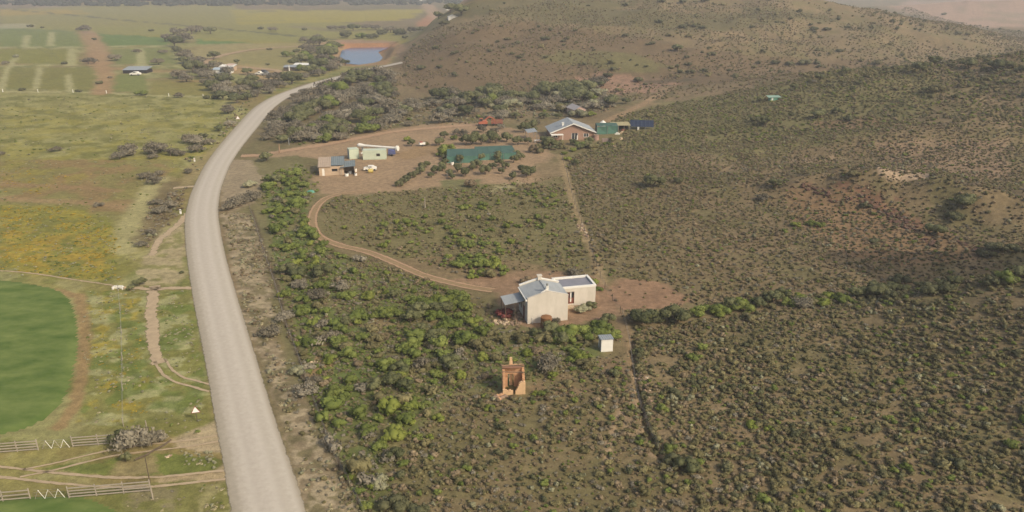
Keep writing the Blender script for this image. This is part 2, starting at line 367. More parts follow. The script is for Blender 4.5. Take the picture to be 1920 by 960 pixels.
pline([(160, 58), (172, 75), (182, 92), (186, 120)], 14, C(160, 128, 100), .85, 3); pline([(186, 120), (200, 140), (190, 175)], 8, C(160, 128, 98), .85, 2)
pline([(210, 128), (280, 134), (340, 134)], 7, C(158, 128, 96), .8, 1.5)
pline([(340, 152), (400, 152)], 7, C(164, 130, 98), .6, 2)
pline([(795, 48), (805, 35), (820, 24)], 16, C(170, 118, 84), .9, 5); pline([(800, 9), (876, 8)], 20, C(172, 140, 110), .8, 5)
pline([(560, 50), (640, 58), (760, 54), (830, 46)], 20, C(128, 116, 86), .7, 5)
ppoly([(0, 13), (900, 3), (900, 9), (0, 16)], C(84, 84, 62), .9, 8)
ppoly([(-200, 0), (-200, 15), (110, 12), (160, 2), (300, 0)], C(142, 124, 110), .8, 10)
# farm ground by the small track and around the pond
ppoly([(395, 118), (450, 122), (520, 130), (520, 150), (480, 150), (460, 140), (400, 135)], C(168, 138, 104), .7, 2)
ppoly([(600, 80), (640, 74), (740, 76), (760, 92), (735, 108), (728, 122), (700, 122), (640, 124), (600, 110)], C(158, 128, 100), .95, 2)
ppoly([(640, 79), (740, 79), (742, 86), (640, 87)], C(172, 122, 90), .8, 2)
# right of the road: green strip, tracks, yards
ppoly([(430, 420), (455, 350), (475, 300), (560, 290), (600, 350), (575, 420), (640, 480), (760, 560), (900, 600), (1120, 620), (1140, 700), (860, 740), (760, 830), (700, 1000), (600, 1000), (520, 640), (470, 500)], C(120, 114, 74), .75, 1.5)
ppoly([(500, 330), (570, 330), (580, 400), (600, 470), (660, 600), (760, 700), (640, 800), (600, 700), (540, 560), (505, 430)], C(98, 112, 54), .9, 1.2, (4, .40), 20)
ppoly([(600, 470), (760, 520), (860, 560), (930, 620), (1130, 640), (1120, 690), (860, 740), (760, 830), (700, 980), (640, 900), (590, 760), (560, 640)], C(104, 112, 58), .8, 1.2, (3.5, .45), 32)
ppoly([(420, 300), (470, 300), (500, 340), (480, 380), (430, 400), (415, 370)], C(156, 138, 112), .8, 1)
ppoly([(415, 400), (470, 400), (500, 470), (520, 640), (580, 760), (680, 960), (700, 1080), (590, 1080), (545, 860), (505, 720), (462, 600), (435, 500)], C(142, 124, 98), .85, .8)
ppoly([(415, 400), (470, 400), (500, 470), (520, 640), (580, 760), (680, 960), (700, 1080), (590, 1080), (545, 860), (505, 720), (462, 600), (435, 500)], C(112, 104, 70), .7, .8, (1.6, .52), 21)
ppoly([(415, 400), (470, 400), (500, 470), (520, 640), (580, 760), (680, 960), (700, 1080), (590, 1080), (545, 860), (505, 720), (462, 600), (435, 500)], C(172, 154, 124), .75, .8, (1.3, .56), 33)
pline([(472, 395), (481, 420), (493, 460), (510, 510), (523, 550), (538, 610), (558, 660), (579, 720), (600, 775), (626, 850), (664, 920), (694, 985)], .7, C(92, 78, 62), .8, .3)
#yard
ppoly([(470, 297), (520, 285), (600, 268), (700, 245), (860, 228), (940, 238), (1020, 250), (1040, 290), (1010, 310), (1000, 345), (860, 350), (740, 360), (620, 372), (590, 362), (590, 335), (620, 300), (560, 292), (500, 298)], C(160, 132, 102), .9, 2.6)
ppoly([(740, 290), (780, 275), (850, 268), (830, 285), (760, 300)], C(148, 120, 82), .7, 1.0)
ppoly([(825, 338), (900, 336), (905, 352), (830, 358)], C(112, 112, 70), .9, .8)
ppoly([(590, 360), (640, 365), (760, 358), (860, 345), (1000, 345), (1050, 330), (1090, 420), (1110, 500), (960, 520), (850, 520), (760, 490), (660, 465), (600, 440), (590, 390)], C(118, 110, 70), .7, 1.5)
ppoly([(900, 352), (960, 338), (990, 345), (930, 365)], C(158, 148, 108), .6, 1, (1.6, .48), 22)
ppoly([(835, 525), (880, 530), (930, 548), (945, 600), (1000, 615), (1120, 600), (1165, 590), (1130, 520), (1000, 505), (900, 515)], C(150, 118, 92), .85, .8)
ppoly([(700, 485), (900, 480), (1040, 500), (1000, 520), (840, 520)], C(134, 110, 82), .6, 1.2)
ppoly([(1130, 540), (1160, 520), (1240, 530), (1300, 565), (1240, 580), (1160, 580)], C(150, 116, 90), .9, 1)
ppoly([(1112, 550), (1128, 545), (1160, 585), (1120, 590)], C(146, 116, 90), .8, .4)
pline([(1050, 290), (1062, 330), (1070, 365), (1083, 410), (1098, 440), (1108, 465), (1120, 500), (1130, 530)], 1.8, C(160, 136, 98), .75, .5)
pline([(1160, 585), (1180, 640), (1190, 700)], 1.6, C(150, 122, 92), .5, .4); pline([(1190, 700), (1210, 760), (1235, 830), (1265, 880)], 2.4, C(150, 126, 98), .6, .9, .5, (1.2, .5), 34)
pline([(1135, 880), (1140, 840), (1150, 800), (1165, 775)], .8, C(164, 138, 108), .8, .3)
ppoly([(1160, 690), (1215, 690), (1230, 780), (1250, 860), (1200, 850), (1150, 770)], C(156, 130, 102), .6, .8, (1.6, .46), 23)
ppoly([(640, 590), (800, 590), (860, 620), (640, 640)], C(148, 118, 92), .6, 1, (2.5, .5), 24)
ppoly([(900, 655), (1000, 640), (1180, 680), (1190, 740), (1000, 740)], C(140, 112, 86), .5, 1, (2.5, .5), 25)
ppoly([(590, 635), (640, 640), (620, 700), (580, 710)], C(170, 134, 98), .7, .5, (1.5, .5), 26)
# slopes
ppoly([(1170, 210), (1250, 190), (1500, 150), (1700, 120), (1760, 200), (1600, 260), (1400, 300), (1200, 280), (1100, 290)], C(118, 114, 66), .65, 3)
ppoly([(1480, 350), (1600, 340), (1720, 400), (1860, 480), (1700, 500), (1560, 470), (1480, 400)], C(144, 112, 80), .75, 2)
ppoly([(1480, 345), (1600, 340), (1700, 380), (1800, 460), (1740, 430), (1600, 360)], C(120, 80, 66), .6, 1.0, (2.5, .5), 27)
ppoly([(1640, 320), (1700, 315), (1770, 325), (1740, 335), (1660, 332)], C(176, 150, 124), .85, 1); ppoly([(1480, 298), (1560, 292), (1570, 300), (1490, 306)], C(168, 140, 112), .6, 1)
ppoly([(1640, 265), (1900, 258), (1900, 330), (1700, 320)], C(150, 122, 98), .6, 2)
ppoly([(1520, 230), (1620, 215), (1700, 235), (1600, 245)], C(148, 112, 88), .6, 2)
ppoly([(740, 100), (860, 60), (1000, 40), (1300, 90), (1500, 110), (1700, 110), (1500, 140), (1200, 160), (1000, 170), (800, 180), (760, 150)], C(112, 92, 66), .85, 6)
ppoly([(880, -5), (1200, 5), (1500, 20), (1600, 40), (1300, 60), (1000, 40), (860, 30)], C(102, 95, 60), .8, 6, (35, .36), 28)
ppoly([(1000, 85), (1200, 100), (1300, 140), (1100, 130), (1020, 110)], C(112, 114, 62), .5, 4, (14, .45), 29)
ppoly([(1020, 155), (1120, 135), (1280, 150), (1250, 175), (1170, 180), (1100, 165)], C(158, 122, 100), .8, 2, (8, .42), 30)
ppoly([(1700, 0), (1990, 0), (1990, 52), (1840, 50), (1660, 12)], C(170, 138, 118), .95, 12); ppoly([(1720, 0), (1990, 0), (1990, 52), (1850, 50)], C(136, 122, 96), .6, 10, (34, .52), 31)
ppoly([(1780, 0), (1990, 0), (1990, 8), (1800, 6)], C(160, 126, 104), .6, 8)
pline([(1255, 165), (1225, 185), (1165, 215), (1135, 228)], 4, C(158, 128, 94), .9, .6)
pline([(1215, 153), (1290, 150)], 7, C(84, 78, 58), .8, 1.0)
gr = K.mean(1, keepdims=True); K = (gr + (K - gr) * .88) * np.array([1.0, 1.0, .93])
mv = pip(X, Y, LW); K[mv] *= np.array([1.04, 1.0, .84])
K *= (0.86 + .28 * n3)[:, None]; K = np.clip(K, 0.01, .9)

gm = bpy.data.materials.new('ground_soil_and_grass'); gm.use_nodes = True
t = gm.node_tree; N = t.nodes; L = t.links; b = N['Principled BSDF']; b.inputs['Roughness'].default_value = .95; b.inputs['Specular IOR Level'].default_value = .1
at_ = N.new('ShaderNodeAttribute'); at_.attribute_name = 'soil'
geo = N.new('ShaderNodeNewGeometry')
def gnoise(sc, det, rough=.6):
    n = N.new('ShaderNodeTexNoise'); n.inputs['Scale'].default_value = sc; n.inputs['Detail'].default_value = det; n.inputs['Roughness'].default_value = rough
    L.new(geo.outputs['Position'], n.inputs['Vector']); return n
na = gnoise(.9, 6, .7); nb = gnoise(5.5, 3, .6); nc = gnoise(.12, 4)
def ramp(n, a, b_, lo, hi):
    m = N.new('ShaderNodeMapRange'); L.new(n.outputs['Fac'], m.inputs[0]); m.inputs[1].default_value = a; m.inputs[2].default_value = b_; m.inputs[3].default_value = lo; m.inputs[4].default_value = hi; return m
r1 = ramp(na, .32, .68, .70, 1.28); r2 = ramp(nb, .3, .7, .78, 1.2); r3 = ramp(nc, .3, .7, .9, 1.1)
m1 = N.new('ShaderNodeMath'); m1.operation = 'MULTIPLY'; L.new(r1.outputs[0], m1.inputs[0]); L.new(r2.outputs[0], m1.inputs[1])
m2 = N.new('ShaderNodeMath'); m2.operation = 'MULTIPLY'; L.new(m1.outputs[0], m2.inputs[0]); L.new(r3.outputs[0], m2.inputs[1])
vm = N.new('ShaderNodeVectorMath'); vm.operation = 'SCALE'; L.new(at_.outputs['Color'], vm.inputs[0]); L.new(m2.outputs[0], vm.inputs['Scale'])
L.new(vm.outputs[0], b.inputs['Base Color'])
bp = N.new('ShaderNodeBump'); bp.inputs['Strength'].default_value = .6; bp.inputs['Distance'].default_value = .12; L.new(na.outputs['Fac'], bp.inputs['Height']); L.new(bp.outputs[0], b.inputs['Normal'])
me = np_mesh('ground', np.stack([GX, GY, GZ], 1), GF, [gm], True)
a_ = me.color_attributes.new('soil', 'FLOAT_COLOR', 'POINT'); a_.data.foreach_set('color', np.concatenate([K, np.ones((len(K), 1))], 1).astype(np.float32).ravel())
tag(link('ground', me), kind='structure')

# ------------------------------------------------------------------ draped sheets: road, tracks, crops, water
def catmull(P, n):
    P = np.asarray(P, float); Q = np.vstack([2 * P[0] - P[1], P, 2 * P[-1] - P[-2]]); out = []
    for k in range(1, len(Q) - 2):
        for s in np.linspace(0, 1, n, endpoint=False):
            a, b_, c, d = Q[k - 1], Q[k], Q[k + 1], Q[k + 2]
            out.append(.5 * ((2 * b_) + (-a + c) * s + (2 * a - 5 * b_ + 4 * c - d) * s * s + (-a + 3 * b_ - 3 * c + d) * s ** 3))
    out.append(P[-1]); return np.array(out)
def resample(P, step):
    P = np.asarray(P); d = np.r_[0, np.cumsum(np.hypot(*np.diff(P, axis=0).T))]; n = max(2, int(d[-1] / step))
    s = np.linspace(0, d[-1], n); return np.stack([np.interp(s, d, P[:, 0]), np.interp(s, d, P[:, 1])], 1)
def strip(name, A, B, m, cols=8, lift=.05, jag=.2, crown=0.0, seed=0):
    n = len(A); k = np.arange(n); ja = jag * 2 * (vn(k * .7, k * 0 + 3, seed) + .6 * rng.random(n) - .8); jb = jag * 2 * (vn(k * .7, k * 0 + 9, seed + 1) + .6 * rng.random(n) - .8)
    D = B - A; D /= np.hypot(D[:, 0], D[:, 1])[:, None] + 1e-9; A = A - D * ja[:, None]; B = B + D * jb[:, None]
    s = np.linspace(0, 1, cols + 1)[None, :, None]; P = A[:, None, :] * (1 - s) + B[:, None, :] * s
    x = P[..., 0].ravel(); y = P[..., 1].ravel(); z = height(x, y) + lift + 0.0003 * np.hypot(x, y) + crown * np.tile(1 - (2 * s.ravel() - 1) ** 2, n)
    i_ = np.arange(n - 1)[:, None] * (cols + 1); j_ = np.arange(cols)[None, :]
    F = np.stack([i_ + j_, i_ + j_ + 1, i_ + cols + 2 + j_, i_ + cols + 1 + j_], -1).reshape(-1, 4)
    me = np_mesh(name, np.stack([x, y, z], 1), F, [m], True)
    uv = me.attributes.new('across', 'FLOAT', 'POINT'); uv.data.foreach_set('value', np.tile(s.ravel(), n).astype(np.float32))
    if me.polygons[0].normal.z < 0: me.flip_normals()
    return me
def erode(m, wdt=.12, nz=.45, sc=1.6):
    t = m.node_tree; N = t.nodes; L = t.links; out = N['Material Output']; src = out.inputs[0].links[0].from_socket
    at2 = N.new('ShaderNodeAttribute'); at2.attribute_name = 'across'; g1 = N.new('ShaderNodeNewGeometry'); n1_ = N.new('ShaderNodeTexNoise'); n1_.inputs['Scale'].default_value = sc; n1_.inputs['Detail'].default_value = 6; n1_.inputs['Roughness'].default_value = .75; L.new(g1.outputs['Position'], n1_.inputs['Vector'])
    s1 = N.new('ShaderNodeMath'); s1.operation = 'PINGPONG'; s1.inputs[1].default_value = .5; L.new(at2.outputs['Fac'], s1.inputs[0])
    ma = N.new('ShaderNodeMath'); ma.operation = 'MULTIPLY_ADD'; ma.inputs[1].default_value = nz; L.new(n1_.outputs['Fac'], ma.inputs[0]); L.new(s1.outputs[0], ma.inputs[2])
    mr_ = N.new('ShaderNodeMapRange'); L.new(ma.outputs[0], mr_.inputs[0]); mr_.inputs[1].default_value = wdt + nz * .42; mr_.inputs[2].default_value = wdt + nz * .58
    tp = N.new('ShaderNodeBsdfTransparent'); ms = N.new('ShaderNodeMixShader'); L.new(mr_.outputs[0], ms.inputs[0]); L.new(tp.outputs[0], ms.inputs[1]); L.new(src, ms.inputs[2]); L.new(ms.outputs[0], out.inputs[0]); return m
# road material: pale grit, wheel-polished lanes along its length
rm = bpy.data.materials.new('gravel'); rm.use_nodes = True; t = rm.node_tree; N = t.nodes; L = t.links; b = N['Principled BSDF']; b.inputs['Roughness'].default_value = .95; b.inputs['Specular IOR Level'].default_value = .1
aa = N.new('ShaderNodeAttribute'); aa.attribute_name = 'across'; cr = N.new('ShaderNodeValToRGB'); cr.color_ramp.interpolation = 'EASE'
els = [(0, C(152, 142, 122)), (.12, C(166, 156, 138)), (.22, C(182, 172, 155)), (.32, C(190, 180, 164)), (.42, C(184, 174, 158)), (.5, C(187, 177, 161)), (.62, C(192, 182, 166)), (.74, C(184, 174, 157)), (.86, C(190, 180, 163)), (1, C(154, 143, 122))]
for k, (p, c) in enumerate(els):
    e = cr.color_ramp.elements[k] if k < 2 else cr.color_ramp.elements.new(p)
    e.position = p; e.color = (*c, 1)
for k, (p, c) in enumerate(els): cr.color_ramp.elements[k].position = p; cr.color_ramp.elements[k].color = (*c, 1)
geo = N.new('ShaderNodeNewGeometry'); n_ = N.new('ShaderNodeTexNoise'); n_.inputs['Scale'].default_value = 1.7; n_.inputs['Detail'].default_value = 8; n_.inputs['Roughness'].default_value = .7; L.new(geo.outputs['Position'], n_.inputs['Vector'])
ad = N.new('ShaderNodeMath'); ad.operation = 'MULTIPLY_ADD'; ad.inputs[1].default_value = .12; L.new(n_.outputs['Fac'], ad.inputs[0]); sb = N.new('ShaderNodeMath'); sb.operation = 'SUBTRACT'; sb.inputs[1].default_value = .06; L.new(aa.outputs['Fac'], sb.inputs[0]); L.new(sb.outputs[0], ad.inputs[2]); L.new(ad.outputs[0], cr.inputs[0])
mr = N.new('ShaderNodeMapRange'); L.new(n_.outputs['Fac'], mr.inputs[0]); mr.inputs[1].default_value = .3; mr.inputs[2].default_value = .7; mr.inputs[3].default_value = .92; mr.inputs[4].default_value = 1.07
vm = N.new('ShaderNodeVectorMath'); vm.operation = 'SCALE'; L.new(cr.outputs[0], vm.inputs[0]); L.new(mr.outputs[0], vm.inputs['Scale']); L.new(vm.outputs[0], b.inputs['Base Color'])
erode(rm, .025, .12, 1.3)
RE = [(1080, 444, 622), (960, 430, 578), (900, 421, 557), (850, 413, 540), (800, 404, 522), (740, 394, 503), (700, 388, 490), (640, 378, 470), (600, 371, 457), (560, 362, 446), (500, 350, 431), (460, 346, 421), (430, 345, 415), (400, 347, 411), (360, 357, 416), (320, 378, 428), (300, 391, 438), (280, 405, 452), (260, 421, 468), (240, 438, 485), (220, 457, 500), (200, 478, 519), (182, 508, 546), (168, 545, 580)]
rl = [(l, y) for y, l, r in RE] + [(600, 151.5), (650, 138.5), (690, 128.5), (730, 121), (752, 117)]
rr_ = [(r, y) for y, l, r in RE] + [(617, 154.5), (664, 141.5), (700, 131.5), (738, 123), (756, 118)]
def road_z(x, y): return x * 0
rlw = np.array([ray(a, b_, height)[:2] for a, b_ in rl]); rrw = np.array([ray(a, b_, height)[:2] for a, b_ in rr_])
cen = (rlw + rrw) / 2; hw = np.hypot(*(rrw - rlw).T) / 2
d0 = np.gradient(cen, axis=0); d0 /= np.hypot(*d0.T)[:, None]; nn = np.stack([d0[:, 1], -d0[:, 0]], 1)
pw = np.abs(((rrw - rlw) * nn).sum(1)) / 2; pw = np.clip(pw, 3.3, 4.6); pw = np.convolve(np.r_[pw[:2], pw, pw[-2:]], np.ones(5) / 5, 'valid')
cw = np.column_stack([cen, pw]); cs = catmull(cw, 14)
d_ = np.r_[0, np.cumsum(np.hypot(*np.diff(cs[:, :2], axis=0).T))]; s_ = np.linspace(0, d_[-1], int(d_[-1] / .8))
cs = np.stack([np.interp(s_, d_, cs[:, k]) for k in range(3)], 1); g_ = np.gradient(cs[:, :2], axis=0); g_ /= np.hypot(*g_.T)[:, None]; nn = np.stack([g_[:, 1], -g_[:, 0]], 1)
ROADC = cs[:, :2]; ROADW = float(np.mean(pw))
tag(link('gravel_road', strip('gravel_road', cs[:, :2] - nn * cs[:, 2:3], cs[:, :2] + nn * cs[:, 2:3], rm, 16, .03, .0, .06, 1)), kind='structure')

TRK = []
def track(pts, wd, m, name='dirt_track', jag=.15, lift=.03, dens=10, cols=4, seed=3):
    P = resample(catmull(W(pts), dens), max(.5, wd * .25)); g = np.gradient(P, axis=0); g /= np.hypot(*g.T)[:, None] + 1e-9; nn = np.stack([g[:, 1], -g[:, 0]], 1)
    TRK.append((P[::3], wd)); return tag(link(name, strip(name, P - nn * wd / 2, P + nn * wd / 2, m, cols, lift, jag, 0, seed)), kind='structure')
def ruts(pts, gauge, wd, m, name='wheel_rut', **k):
    P = resample(catmull(W(pts), 12), .5); g = np.gradient(P, axis=0); g /= np.hypot(*g.T)[:, None] + 1e-9; nn = np.stack([g[:, 1], -g[:, 0]], 1)
    TRK.append((P[::3], gauge + wd))
    for s in (-1, 1):
        Q = P + nn * s * gauge / 2; wv = wd * (.8 + .4 * vn(np.arange(len(P)) * .15, np.arange(len(P)) * 0., 5 + s))[:, None] / 2
        tag(link(name, strip(name, Q - nn * wv, Q + nn * wv, m, 2, .03, .06, 0, 7 + s)), kind='structure')
DIRT = erode(mat('dirt_track', C(172, 142, 112), .95, .16, 1.2, spec=.1), .12, .4); SAND = erode(mat('sandy_track', C(176, 156, 126), .95, .16, 1.0, spec=.1), .14, .5); REDD = mat('red_dirt', C(170, 128, 98), .95, .12, .8, spec=.1)
loop = [(690, 358), (640, 364), (612, 372), (594, 388), (586, 408), (589, 430), (604, 447), (640, 461), (690, 473), (740, 493), (790, 515), (835, 528), (880, 538), (925, 545)]
pline  # (ground paint is closed by now)
track(loop, 2.3, erode(mat('track_bed', C(146, 124, 92), .95, .2, 1.5, spec=.1), .1, .8), jag=.3, lift=.015)
ruts(loop, 1.4, .55, DIRT)
track([(452, 293), (490, 291), (530, 284), (600, 273), (660, 262), (740, 247), (830, 239), (900, 234)], 4.2, DIRT, jag=.5)
ruts([(-60, 880), (0, 885), (60, 892), (130, 899), (200, 904), (290, 904), (360, 897), (440, 889)], 1.5, .5, SAND)
ruts([(40, 888), (100, 876), (160, 861), (220, 848), (280, 840), (350, 832), (410, 822)], 1.3, .42, SAND)
track([(291, 536), (284, 570), (286, 610), (290, 655), (300, 682)], 2.1, SAND, jag=.3); ruts([(300, 676), (312, 695), (335, 712), (365, 720), (400, 730)], 1.3, .5, SAND)
track([(245, 540), (290, 542), (330, 541), (360, 541)], 1.6, SAND, jag=.2)
track([(-40, 504), (0, 508), (60, 513), (120, 522), (215, 536)], .5, SAND, jag=.1)
track([(640, 82), (560, 87), (490, 92), (440, 99), (405, 108), (388, 114), (390, 121), (420, 125), (470, 128), (520, 133), (522, 142)], 5, mat('farm_track', C(172, 146, 114), .95, .15, .3, spec=.1), jag=.8, lift=.1)
track([(352, 400), (330, 425), (300, 450), (285, 480)], 1.8, SAND, jag=.3); track([(380, 350), (350, 351), (325, 353)], 2.2, SAND, jag=.3)

def field(name, pts, m, h=.12, amp=.03, wave=.4, n=90):
    P = resample(np.vstack([catmull(W(pts + [pts[0]]), 10)]), .6); lo = P.min(0); hi = P.max(0)
    step = max((hi - lo).max() / n, .35); xs = np.arange(lo[0], hi[0] + step, step); ys = np.arange(lo[1], hi[1] + step, step); gx, gy = np.meshgrid(xs, ys, indexing='ij')
    ins = pip(gx.ravel(), gy.ravel(), P).reshape(gx.shape); d = dline(gx.ravel(), gy.ravel(), P, True).reshape(gx.shape)
    z = height(gx.ravel(), gy.ravel()).reshape(gx.shape) + np.where(ins, h * ss(0, .5, d), -.05 * ss(0, 1.5, d)) + .012 + np.where(ins, amp * 2 * (fbm(gx, gy, 1.2, 2, 91) - .5), 0)
    keep = ins | (d < step * 1.2); nx, ny = gx.shape; idx = np.arange(nx * ny).reshape(nx, ny)
    q = keep[:-1, :-1] & keep[1:, :-1] & keep[1:, 1:] & keep[:-1, 1:]
    F = np.stack([idx[:-1, :-1][q], idx[1:, :-1][q], idx[1:, 1:][q], idx[:-1, 1:][q]], -1)
    return tag(link(name, np_mesh(name, np.stack([gx.ravel(), gy.ravel(), z.ravel()], 1), F, [m], True)), kind='structure')
crop = mat('young_crop', C(82, 106, 46), .9, .14, .3, col2=C(120, 132, 72), stretch=(.6, 1.1, 1), spec=.1)
field('crop_field', [(-160, 520), (-60, 523), (0, 527), (60, 535), (108, 547), (131, 572), (139, 610), (140, 650), (132, 700), (112, 752), (70, 790), (0, 812), (-120, 822), (-160, 700)], crop, .16, .04)
field('crop_field', [(-80, 950), (0, 940), (60, 935), (130, 934), (180, 944), (215, 965), (230, 1000), (100, 1080), (-80, 1080)], crop, .12, .04)
# pond water
wm = bpy.data.materials.new('pond_water'); wm.use_nodes = True; t = wm.node_tree; b = t.nodes['Principled BSDF']; b.inputs['Base Color'].default_value = (.04, .10, .24, 1); b.inputs['Roughness'].default_value = .12; b.inputs['IOR'].default_value = 1.33
n_ = t.nodes.new('ShaderNodeTexNoise'); n_.inputs['Scale'].default_value = .8; n_.inputs['Detail'].default_value = 4; bp = t.nodes.new('ShaderNodeBump'); bp.inputs['Strength'].default_value = .25; bp.inputs['Distance'].default_value = .2
g = t.nodes.new('ShaderNodeNewGeometry'); t.links.new(g.outputs['Position'], n_.inputs['Vector']); t.links.new(n_.outputs['Fac'], bp.inputs['Height']); t.links.new(bp.outputs[0], b.inputs['Normal'])
c0 = PONDW.mean(0); ring = c0 + (PONDW - c0) * 1.06
mb = MB(); mb.add([(c0[0], c0[1], -.55)] + [(p[0], p[1], -.55) for p in ring], [(0, k + 1, (k + 1) % len(ring) + 1) for k in range(len(ring))])
tag(mb.obj('pond_water', wm), kind='structure')
# ------------------------------------------------------------------ vegetation
def ico(sub):
    bm = bmesh.new(); bmesh.ops.create_icosphere(bm, subdivisions=sub, radius=1); V = np.array([v.co[:] for v in bm.verts]); F = np.array([[v.index for v in f.verts] for f in bm.faces]); bm.free(); return V, F
ICO1 = ico(1); ICO2 = ico(2)
def bush_mesh(name, seed, m, lobes=4, cards=80, card=.16, squash=.8, spread=.55, core=.78, lobe_r=(.42, .62), sub=1, zlift=0.0, flare=.12, top=0.0):
    g = np.random.default_rng(seed); VV = []; FF = []; n = 0; cs_ = []; 
    for k in range(lobes):
        a = g.uniform(0, 6.28); rr = spread * math.sqrt(g.uniform(0, 1)) if lobes > 1 else 0
        r = g.uniform(*lobe_r) * (1 if lobes > 1 else 1.5); z = squash * (r * .75 + g.uniform(0, .45) * (1 - rr)) + zlift + top * (1 - rr)
        cs_.append((rr * math.cos(a), rr * math.sin(a), z, r))
    ctr = np.array(cs_)
    V0, F0 = ICO2 if sub == 2 else ICO1
    if core:
        for (cx, cy, cz, r) in cs_:
            d = 1 + .30 * (g.random(len(V0)) - .5) * 2
            V = V0 * d[:, None] * r * core; V[:, 2] *= squash; V += (cx, cy, cz); V[:, 2] = np.maximum(V[:, 2], -.1)
            VV.append(V); FF.append(np.c_[F0, F0[:, 2]] + n); n += len(V)
    ncore = sum(len(f) for f in FF)
    if cards:
        k = g.integers(0, lobes, cards); u = g.normal(size=(cards, 3)); u /= np.linalg.norm(u, axis=1)[:, None]; u[:, 2] = np.abs(u[:, 2]) * .9 - .12
        c = ctr[k]; rad = c[:, 3:4] * g.uniform(.72, 1.0 + flare, (cards, 1)); P = u * rad; P[:, 2] *= squash; P += c[:, :3]
        nrm = u + g.normal(size=u.shape) * .55; nrm /= np.linalg.norm(nrm, axis=1)[:, None]
        t1 = np.cross(nrm, g.normal(size=u.shape)); t1 /= np.linalg.norm(t1, axis=1)[:, None]; t2 = np.cross(nrm, t1)
        s1 = card * g.uniform(.5, 1.2, (cards, 1)); s2 = s1 * g.uniform(.5, 1.0, (cards, 1))
        q = np.stack([P - t1 * s1, P - t2 * s2 * .7, P + t1 * s1, P + t2 * s2], 1).reshape(-1, 3); VV.append(q); FF.append(np.arange(cards * 4).reshape(-1, 4) + n); n += cards * 4
    V = np.vstack(VV); F = np.vstack(FF); tri = F[:, 2] == F[:, 3]
    me = bpy.data.meshes.new(name); me.from_pydata(V.tolist(), [], [tuple(f[:3]) if t_ else tuple(f) for f, t_ in zip(F.tolist(), tri)]); me.materials.append(m); me.polygons.foreach_set('use_smooth', np.arange(len(F)) < ncore); me.update(); return me
def twig_mesh(name, seed, m, n=260, squash=.75):
    g = np.random.default_rng(seed); V = []; F = []
    nb = 11; hubs = [Vector((0, 0, 0))]
    def sl(a, b, w0, w1):
        a = Vector(a); b = Vector(b); d = (b - a).normalized(); u = d.cross(Vector((g.normal(), g.normal(), g.normal()))).normalized(); k = len(V); q = d.cross(u)
        V.extend([a + u * w0, a - u * w0 * .5 + q * w0 * .8, a - u * w0 * .5 - q * w0 * .8, b]); F.extend([(k, k + 1, k + 3), (k + 1, k + 2, k + 3), (k + 2, k, k + 3)])
    for i in range(nb):
        a = g.uniform(0, 6.28); e = g.uniform(.35, 1.2); p = Vector((math.cos(a) * math.cos(e), math.sin(a) * math.cos(e), math.sin(e) * squash)) * g.uniform(.55, .8)
        sl((0, 0, -.05), p, .035, 0); hubs.append(p)
    for i in range(n):
        h = hubs[1 + i % nb] * g.uniform(.45, 1.1); d = Vector((g.normal(), g.normal(), abs(g.normal()) * .6)).normalized()
        e = h + d * g.uniform(.18, .42); e.z = max(e.z, .02); r = math.hypot(e.x, e.y)
        sl(h, e, .016, 0)
        if i % 2:
            k = len(V); s_ = .055; c = e; V.extend([c + Vector(g.normal(size=3)) * s_ for _ in range(3)]); F.append((k, k + 1, k + 2))
    me = bpy.data.meshes.new(name); me.from_pydata([tuple(v) for v in V], [], F); me.materials.append(m); me.update(); return me
def trunk_mesh(name, seed, h=.5, r=.06, limbs=5):
    g = random.Random(seed); mb = MB(); mb.bar((0, 0, -.1), (g.uniform(-.04, .04), 0, h * .6), r * 2, n=7, r2=r * 1.5)
    for k in range(limbs):
        a = 6.28 * k / limbs + g.random(); q = Vector((math.cos(a) * .35, math.sin(a) * .35, h * g.uniform(1.1, 1.7)))
        mb.bar((0, 0, h * g.uniform(.25, .55)), q, r * 1.1, n=5, r2=r * .35)
    return mb.mesh(name, BARK)
# small shrub meshes, unit radius
SHK = ['olive', 'dark', 'brown', 'grey', 'green', 'lime', 'sage', 'straw', 'flower']
SH = {}
for i_, k in enumerate(SHK):
    if k in ('straw', 'flower'): SH[k] = [bush_mesh('tuft', 300 + s, LM[k], 3, 60, .26, .55, .5, .0, (.4, .6), flare=.2) for s in range(2)]
    elif k in ('grey',): SH[k] = [bush_mesh('shrub', 200 + s, LM[k], 4, 90, .15, .75, .5, .62, (.4, .6), flare=.3) for s in range(2)]
    else: SH[k] = [bush_mesh('shrub', 100 + 7 * i_ + s, LM[k], 4 + s, 84, .15, .82, .5, .80, (.38, .6), flare=.18) for s in range(3)]
# larger bush and tree meshes
BIG = {}
for k, m_ in (('green', 'green'), ('lime', 'lime'), ('dark', 'dark'), ('tree', 'tree'), ('olive', 'olive'), ('brown', 'brown'), ('sage', 'sage'), ('red', 'red')):
    BIG[k] = [bush_mesh('crown', 500 + 11 * s + len(k) * 3, LM[m_], 9, 620, .085, .72, .62, .80, (.26, .46), sub=2, flare=.24, top=.2) for s in range(3)]
for k, m_ in (('grey', 'grey'), ('purple', 'purple')):
    BIG[k] = [bush_mesh('twigs', 700 + s + len(k), LM[m_], 11, 760, .07, .74, .62, .58, (.24, .42), sub=1, flare=.42, top=.22) for s in range(3)]
    # thorn bushes keep a thin haze of small leaves
TRUNKS = [trunk_mesh('trunk', 40 + s) for s in range(3)]

